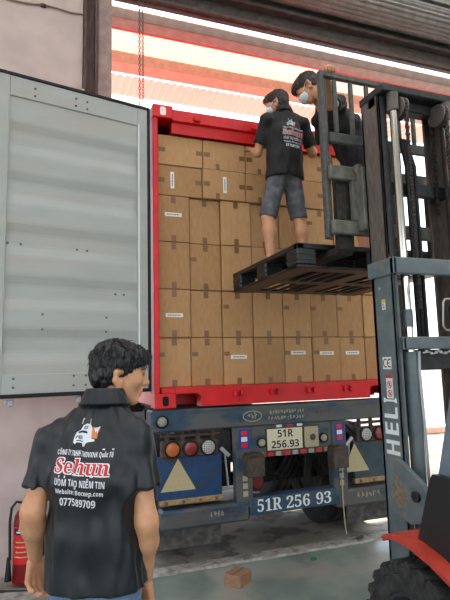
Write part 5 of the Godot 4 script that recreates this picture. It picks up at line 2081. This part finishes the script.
func person_in_front() -> void:
	var t := thing("person", "person in front in a dark slate polo shirt with back print, head turned right", "person", Vector3(-0.705, 0, 2.27), deg_to_rad(-25.0))
	var inv := t.transform.affine_inverse()
	var J := {
		"hip_l": Vector3(-0.085, 0.90, 0.0), "hip_r": Vector3(0.085, 0.90, 0.0),
		"knee_l": Vector3(-0.095, 0.48, -0.01), "knee_r": Vector3(0.095, 0.48, -0.01),
		"ankle_l": Vector3(-0.10, 0.085, 0.03), "ankle_r": Vector3(0.10, 0.085, 0.03),
		"toe_l": Vector3(-0.115, 0.035, -0.13), "toe_r": Vector3(0.115, 0.035, -0.13),
		"waist": Vector3(0, 1.06, 0.005), "chest": Vector3(0, 1.27, 0.01),
		"sh_l": Vector3(-0.155, 1.362, 0.01), "sh_r": Vector3(0.138, 1.362, 0.01),
		"neck": Vector3(0.026, 1.447, -0.006), "neck_top": inv * Vector3(-0.640, 1.53, 2.245),
		"el_l": inv * Vector3(-0.905, 1.15, 2.25), "wr_l": inv * Vector3(-0.893, 0.965, 2.12),
		"el_r": inv * Vector3(-0.556, 1.105, 2.37), "wr_r": inv * Vector3(-0.535, 0.885, 2.25),
		"curl_l": 0.75, "curl_r": 0.6,
	}
	var hb := Basis(Vector3.UP, deg_to_rad(-90.0 + 25.0)) * Basis(Vector3.RIGHT, deg_to_rad(-8.0))
	J.head = Transform3D(hb.scaled(Vector3.ONE * 0.95), inv * Vector3(-0.625, 1.590, 2.235))
	J.hand_l = hand_frame(J.wr_l, inv.basis * Vector3(0.05, -0.95, -0.12), inv.basis * Vector3(0.45, 0.1, 0.9))
	J.hand_r = hand_frame(J.wr_r, inv.basis * Vector3(0.05, -0.95, -0.25), inv.basis * Vector3(-0.8, 0.0, 0.5))
	person_body(t, J, 0.012, 0.004, 0.0035)
	person_hair(t, J, M.hair_black, 0.004, 1300, 0.014)
	var b := shirt_blob(J, 0.0, 0.155)
	var st := mb()
	b.mesh(st, 0.008)
	var shirt := mi("shirt", st.commit(), M.shirt_slate, t)
	shirt.set_meta("label", "dark slate polo shirt")
	collar(t, J, M.shirt_slate, shirt)
	back_print(shirt, b, Vector2(-0.012, 1.297), 1.0)
	st = mb()
	trousers_blob(J, false).mesh(st, 0.012)
	mi("jeans", st.commit(), M.jeans, t)
	shoes(t, J)

func person_at_cartons() -> void:
	var base := Vector3(1.05, 2.38, 0.37)
	var t := thing("person", "person in a black shirt and grey denim shorts standing on the raised pallet", "person", base, deg_to_rad(4.0))
	var inv := t.transform.affine_inverse()
	var J := {
		"hip_l": Vector3(-0.085, 0.83, 0.0), "hip_r": Vector3(0.085, 0.83, 0.0),
		"knee_l": inv * Vector3(0.885, 2.83, 0.35), "knee_r": inv * Vector3(1.175, 2.84, 0.35),
		"ankle_l": inv * Vector3(0.875, 2.455, 0.40), "ankle_r": inv * Vector3(1.19, 2.455, 0.40),
		"toe_l": inv * Vector3(0.86, 2.415, 0.25), "toe_r": inv * Vector3(1.20, 2.415, 0.25),
		"waist": Vector3(0.0, 0.98, 0.0), "chest": Vector3(0.02, 1.18, -0.01),
		"sh_l": inv * Vector3(0.905, 3.675, 0.35), "sh_r": inv * Vector3(1.27, 3.70, 0.34),
		"neck": inv * Vector3(1.085, 3.74, 0.33), "neck_top": inv * Vector3(1.082, 3.83, 0.29),
		"el_l": inv * Vector3(0.855, 3.42, 0.25), "wr_l": inv * Vector3(0.90, 3.525, 0.065),
		"el_r": inv * Vector3(1.37, 3.46, 0.30), "wr_r": inv * Vector3(1.46, 3.60, 0.14),
		"curl_l": 0.15, "curl_r": 0.5,
	}
	var hb := Basis(Vector3.UP, deg_to_rad(42.0)) * Basis(Vector3.RIGHT, deg_to_rad(-14.0))
	J.head = Transform3D(hb, inv * Vector3(1.058, 3.895, 0.262))
	J.hand_l = hand_frame(J.wr_l, inv.basis * Vector3(-0.05, 0.55, -0.8), inv.basis * Vector3(0, -0.8, -0.6))
	J.hand_r = hand_frame(J.wr_r, inv.basis * Vector3(0.3, 0.4, -0.6), inv.basis * Vector3(-0.5, -0.5, -0.4))
	person_body(t, J, 0.014, 0.006, 0.005)
	person_hair(t, J, M.hair_brown, 0.006, 350)
	var b := shirt_blob(J, -0.05, 0.20)
	var st := mb()
	b.mesh(st, 0.012)
	var shirt := mi("shirt", st.commit(), M.shirt_black, t)
	collar(t, J, M.shirt_black, shirt)
	back_print(shirt, b, Vector2(0.035, 1.155), 1.05)
	st = mb()
	trousers_blob(J, true).mesh(st, 0.012)
	mi("shorts", st.commit(), M.denim_grey, t)
	face_mask(t, J, 0.005)
	shoes(t, J)

func face_mask(t: Node3D, J: Dictionary, cell: float) -> void:
	var b := Blob.new()
	b.k = 0.02
	b.ball(Vector3(0, -0.045, -0.055), Vector3(0.064, 0.048, 0.064))
	b.cuts.append([Vector3(0, 0, 1), -0.045])
	b.cuts.append([Vector3(0, 1, 0.0), -0.008])
	var st := mb()
	b.mesh(st, cell, J.head)
	var m := mi("face_mask", st.commit(), M.mask_white, t)
	for s: float in [-1.0, 1.0]:
		st = mb()
		tube(st, PackedVector3Array([J.head * Vector3(s * 0.058, -0.02, -0.05), J.head * Vector3(s * 0.072, -0.005, -0.02), J.head * Vector3(s * 0.084, 0.014, 0.026), J.head * Vector3(s * 0.074, -0.038, 0.012), J.head * Vector3(s * 0.056, -0.062, -0.045)]), 0.0025, 6)
		mi("ear_loop", st.commit(), M.mask_white, m)

func person_behind_backrest() -> void:
	var base := Vector3(1.52, 2.38, 0.74)
	var t := thing("person", "person in black bending behind the load backrest and gripping its top rail", "person", base, deg_to_rad(90.0))
	var inv := t.transform.affine_inverse()
	var J := {
		"hip_l": inv * Vector3(1.53, 3.18, 0.83), "hip_r": inv * Vector3(1.53, 3.18, 0.66),
		"knee_l": inv * Vector3(1.50, 2.82, 0.84), "knee_r": inv * Vector3(1.55, 2.82, 0.66),
		"ankle_l": inv * Vector3(1.53, 2.455, 0.84), "ankle_r": inv * Vector3(1.60, 2.455, 0.66),
		"toe_l": inv * Vector3(1.38, 2.415, 0.86), "toe_r": inv * Vector3(1.45, 2.415, 0.65),
		"waist": inv * Vector3(1.48, 3.33, 0.75), "chest": inv * Vector3(1.38, 3.50, 0.76),
		"sh_l": inv * Vector3(1.26, 3.60, 0.92), "sh_r": inv * Vector3(1.27, 3.61, 0.60),
		"neck": inv * Vector3(1.225, 3.66, 0.77), "neck_top": inv * Vector3(1.15, 3.70, 0.78),
		"el_l": inv * Vector3(1.06, 3.46, 1.10), "wr_l": inv * Vector3(0.905, 3.545, 1.31),
		"el_r": inv * Vector3(1.36, 3.36, 0.52), "wr_r": inv * Vector3(1.40, 3.14, 0.56),
		"curl_l": 0.9, "curl_r": 0.5,
	}
	var hb := inv.basis * Basis(Vector3.UP, deg_to_rad(46.0)) * Basis(Vector3.RIGHT, deg_to_rad(-40.0))
	J.head = Transform3D(hb, inv * Vector3(1.06, 3.755, 0.80))
	J.hand_l = hand_frame(J.wr_l, inv.basis * Vector3(-0.3, 0.1, 0.9), inv.basis * Vector3(0, -1, 0.1))
	J.hand_r = hand_frame(J.wr_r, inv.basis * Vector3(0.05, -0.9, 0.05), inv.basis * Vector3(0.5, 0, 0.5))
	person_body(t, J, 0.014, 0.006, 0.005)
	person_hair(t, J, M.hair_brown, 0.006, 350)
	var ax: Vector3 = (J.chest - (J.hip_l + J.hip_r) * 0.5).normalized()
	var b := shirt_blob(J, -0.04, 0.19, ax)
	var st := mb()
	b.mesh(st, 0.012)
	var shirt := mi("shirt", st.commit(), M.shirt_black, t)
	st = mb()
	trousers_blob(J, true).mesh(st, 0.012)
	mi("shorts", st.commit(), M.denim_grey, t)
	face_mask(t, J, 0.005)
	shoes(t, J)

# ---------------------------------------------------------------- small things
func extinguisher(at: Vector3, turn: float, label: String) -> void:
	var t := thing("fire_extinguisher", label, "extinguisher", at, turn, "fire extinguishers by the wall")
	var st := mb()
	lathe(st, PackedVector2Array([Vector2(0, 0.012), Vector2(0.080, 0.012), Vector2(0.088, 0.022), Vector2(0.088, 0.44), Vector2(0.080, 0.49), Vector2(0.060, 0.525), Vector2(0.028, 0.545), Vector2(0.024, 0.57), Vector2(0, 0.57)]), Transform3D.IDENTITY, 32)
	mi("cylinder", st.commit(), M.extinguisher_red, t)
	st = mb()
	lathe(st, PackedVector2Array([Vector2(0, 0.0), Vector2(0.086, 0.0), Vector2(0.0905, 0.004), Vector2(0.0905, 0.03), Vector2(0.086, 0.034)]), Transform3D.IDENTITY, 32)
	mi("foot_ring", st.commit(), M.extinguisher_red, t)
	# label sleeve on the front, with print
	st = mb()
	label_arc(st, 0.0885, 0.15, 0.42, 1.5)
	var lb := mi("label_sheet", st.commit(), M.sticker_red, t)
	st = mb()
	label_arc(st, 0.0892, 0.365, 0.41, 1.2)
	mi("print_band", st.commit(), M.navy_print, lb)
	for k in 4:
		st = mb()
		label_arc(st, 0.0898, 0.378 + (k % 2) * 0.016, 0.389 + (k % 2) * 0.016, 0.9 - 0.2 * k)
		mi("print_line", st.commit(), M.sticker_white, lb)
	for k in 4:
		st = mb()
		label_arc(st, 0.0892, 0.20 + k * 0.036, 0.208 + k * 0.036, 1.1 - 0.15 * (k % 2))
		mi("print_line", st.commit(), M.tape_pale, lb)
	st = mb()
	lathe(st, PackedVector2Array([Vector2(0.02, 0.56), Vector2(0.026, 0.57), Vector2(0.026, 0.60), Vector2(0.018, 0.61), Vector2(0, 0.61)]), Transform3D.IDENTITY, 16)
	bar(st, Vector3(0, 0.605, -0.02), Vector3(0, 0.625, 0.12), 0.022, 0.012, 0.003)
	bar(st, Vector3(0, 0.63, -0.02), Vector3(0, 0.665, 0.11), 0.022, 0.010, 0.003)
	mi("valve_handle", st.commit(), M.black_plastic, t)
	st = mb()
	tube(st, PackedVector3Array([Vector3(-0.02, 0.585, 0.0), Vector3(-0.07, 0.60, 0.01), Vector3(-0.105, 0.56, 0.015), Vector3(-0.115, 0.46, 0.02), Vector3(-0.112, 0.30, 0.02), Vector3(-0.108, 0.18, 0.02)]), 0.010, 10)
	var hose := mi("hose", st.commit(), M.black_plastic, t)
	st = mb()
	lathe(st, PackedVector2Array([Vector2(0.012, 0.20), Vector2(0.014, 0.18), Vector2(0.026, 0.03), Vector2(0.020, 0.03), Vector2(0.010, 0.18)]), Transform3D(Basis.IDENTITY, Vector3(-0.118, 0, 0.02)), 16)
	mi("nozzle", st.commit(), M.black_plastic, hose)

func label_arc(st: SurfaceTool, r: float, y0: float, y1: float, half: float) -> void:
	for k in 16:
		var a := -half + 2.0 * half * k / 16
		var b := -half + 2.0 * half * (k + 1) / 16
		var A := Vector3(sin(a) * r, y0, cos(a) * r)
		var B := Vector3(sin(b) * r, y0, cos(b) * r)
		quad(st, A, B, B + Vector3.UP * (y1 - y0), A + Vector3.UP * (y1 - y0))

func build_small_things() -> void:
	extinguisher(Vector3(-0.945, 0.0, -0.40), 0.1, "red fire extinguisher with black hose, fully seen left of the person in front")
	extinguisher(Vector3(-0.70, 0.0, -0.40), -0.2, "red fire extinguisher half hidden behind the arm of the person in front")
	# little carton on the floor
	var t := thing("small_box", "small brown cardboard box on the floor before the trailer", "box", Vector3(0.555, 0, 0.30), deg_to_rad(38.0))
	var st := mb()
	box(st, Vector3(0, 0.042, 0), Vector3(0.17, 0.084, 0.14), 0.004)
	mi("body", st.commit(), M.small_card, t)
	st = mb()
	bx(st, Vector3(-0.084, 0.0835, -0.02), Vector3(0.084, 0.0848, 0.02))
	mi("tape", st.commit(), M.tape, t)
	st = mb()
	bx(st, Vector3(-0.082, 0.0835, -0.002), Vector3(0.082, 0.0851, 0.002))
	mi("flap_seam", st.commit(), M.ink, t)
	# scraps
	st = mb()
	prism(st, PackedVector2Array([Vector2(-0.03, -0.01), Vector2(-0.01, -0.025), Vector2(0.02, -0.018), Vector2(0.035, 0.005), Vector2(0.012, 0.02), Vector2(-0.015, 0.024)]), 0.012, Transform3D(Basis(Vector3(1, 0, 0), Vector3(0, 0, -1), Vector3(0, 1, 0)), Vector3(1.30, 0.0, 0.12)))
	one("plastic_scrap", st, M.green_scrap, "small green plastic scrap on the floor near the forklift", "scrap")
	st = mb()
	box(st, Vector3(1.93, 0.024, -0.13), Vector3(0.09, 0.02, 0.03), 0.006, Basis(Vector3.UP, 0.4))
	one("debris", st, M.grimy_steel, "small dark piece of debris lying on the threshold strip", "debris")
	# black cords on the floor by the extinguishers
	for e: Array in [[[Vector3(-1.45, 0.012, 0.02), Vector3(-1.25, 0.012, -0.12), Vector3(-1.08, 0.012, -0.02), Vector3(-1.0, 0.012, 0.18), Vector3(-1.06, 0.012, 0.36), Vector3(-1.2, 0.012, 0.42)], "black cord looping over the floor nearest the extinguishers"], [[Vector3(-1.5, 0.012, 0.55), Vector3(-1.3, 0.012, 0.50), Vector3(-1.12, 0.012, 0.52), Vector3(-0.95, 0.012, 0.60), Vector3(-0.86, 0.012, 0.75)], "black cord lying across the floor at the frame's lower left corner"], [[Vector3(-1.5, 0.03, -0.3), Vector3(-1.28, 0.012, -0.3), Vector3(-1.12, 0.012, -0.24), Vector3(-0.9, 0.012, -0.16), Vector3(-0.7, 0.012, -0.18)], "black cord running along the foot of the wall past the extinguishers"]]:
		var c := Curve3D.new()
		var ps: Array = e[0]
		for i in ps.size():
			var d: Vector3 = (ps[mini(i + 1, ps.size() - 1)] - ps[maxi(i - 1, 0)]) * 0.17
			c.add_point(ps[i], -d, d)
		c.bake_interval = 0.03
		st = mb()
		tube(st, c.get_baked_points(), 0.011, 8)
		one("cord", st, M.black_plastic, e[1], "cord")
	# pull chain of the shutter
	st = mb()
	for s in 2:
		var x := -0.075 + s * 0.03
		var y := 3.2
		var i := 0
		while y < 5.2:
			var pts := PackedVector3Array()
			for k in 9:
				var a := TAU * k / 8.0
				var q := Vector3(cos(a) * 0.009, sin(a) * 0.017, 0.0)
				if i % 2:
					q = Vector3(0, q.y, q.x)
				pts.append(Vector3(x, y, -0.19) + q)
			tube(st, pts, 0.0035, 4, false)
			y += 0.028
			i += 1
	one("pull_chain", st, M.chain_grey, "thin steel pull chain hanging from the rolled shutter", "chain")
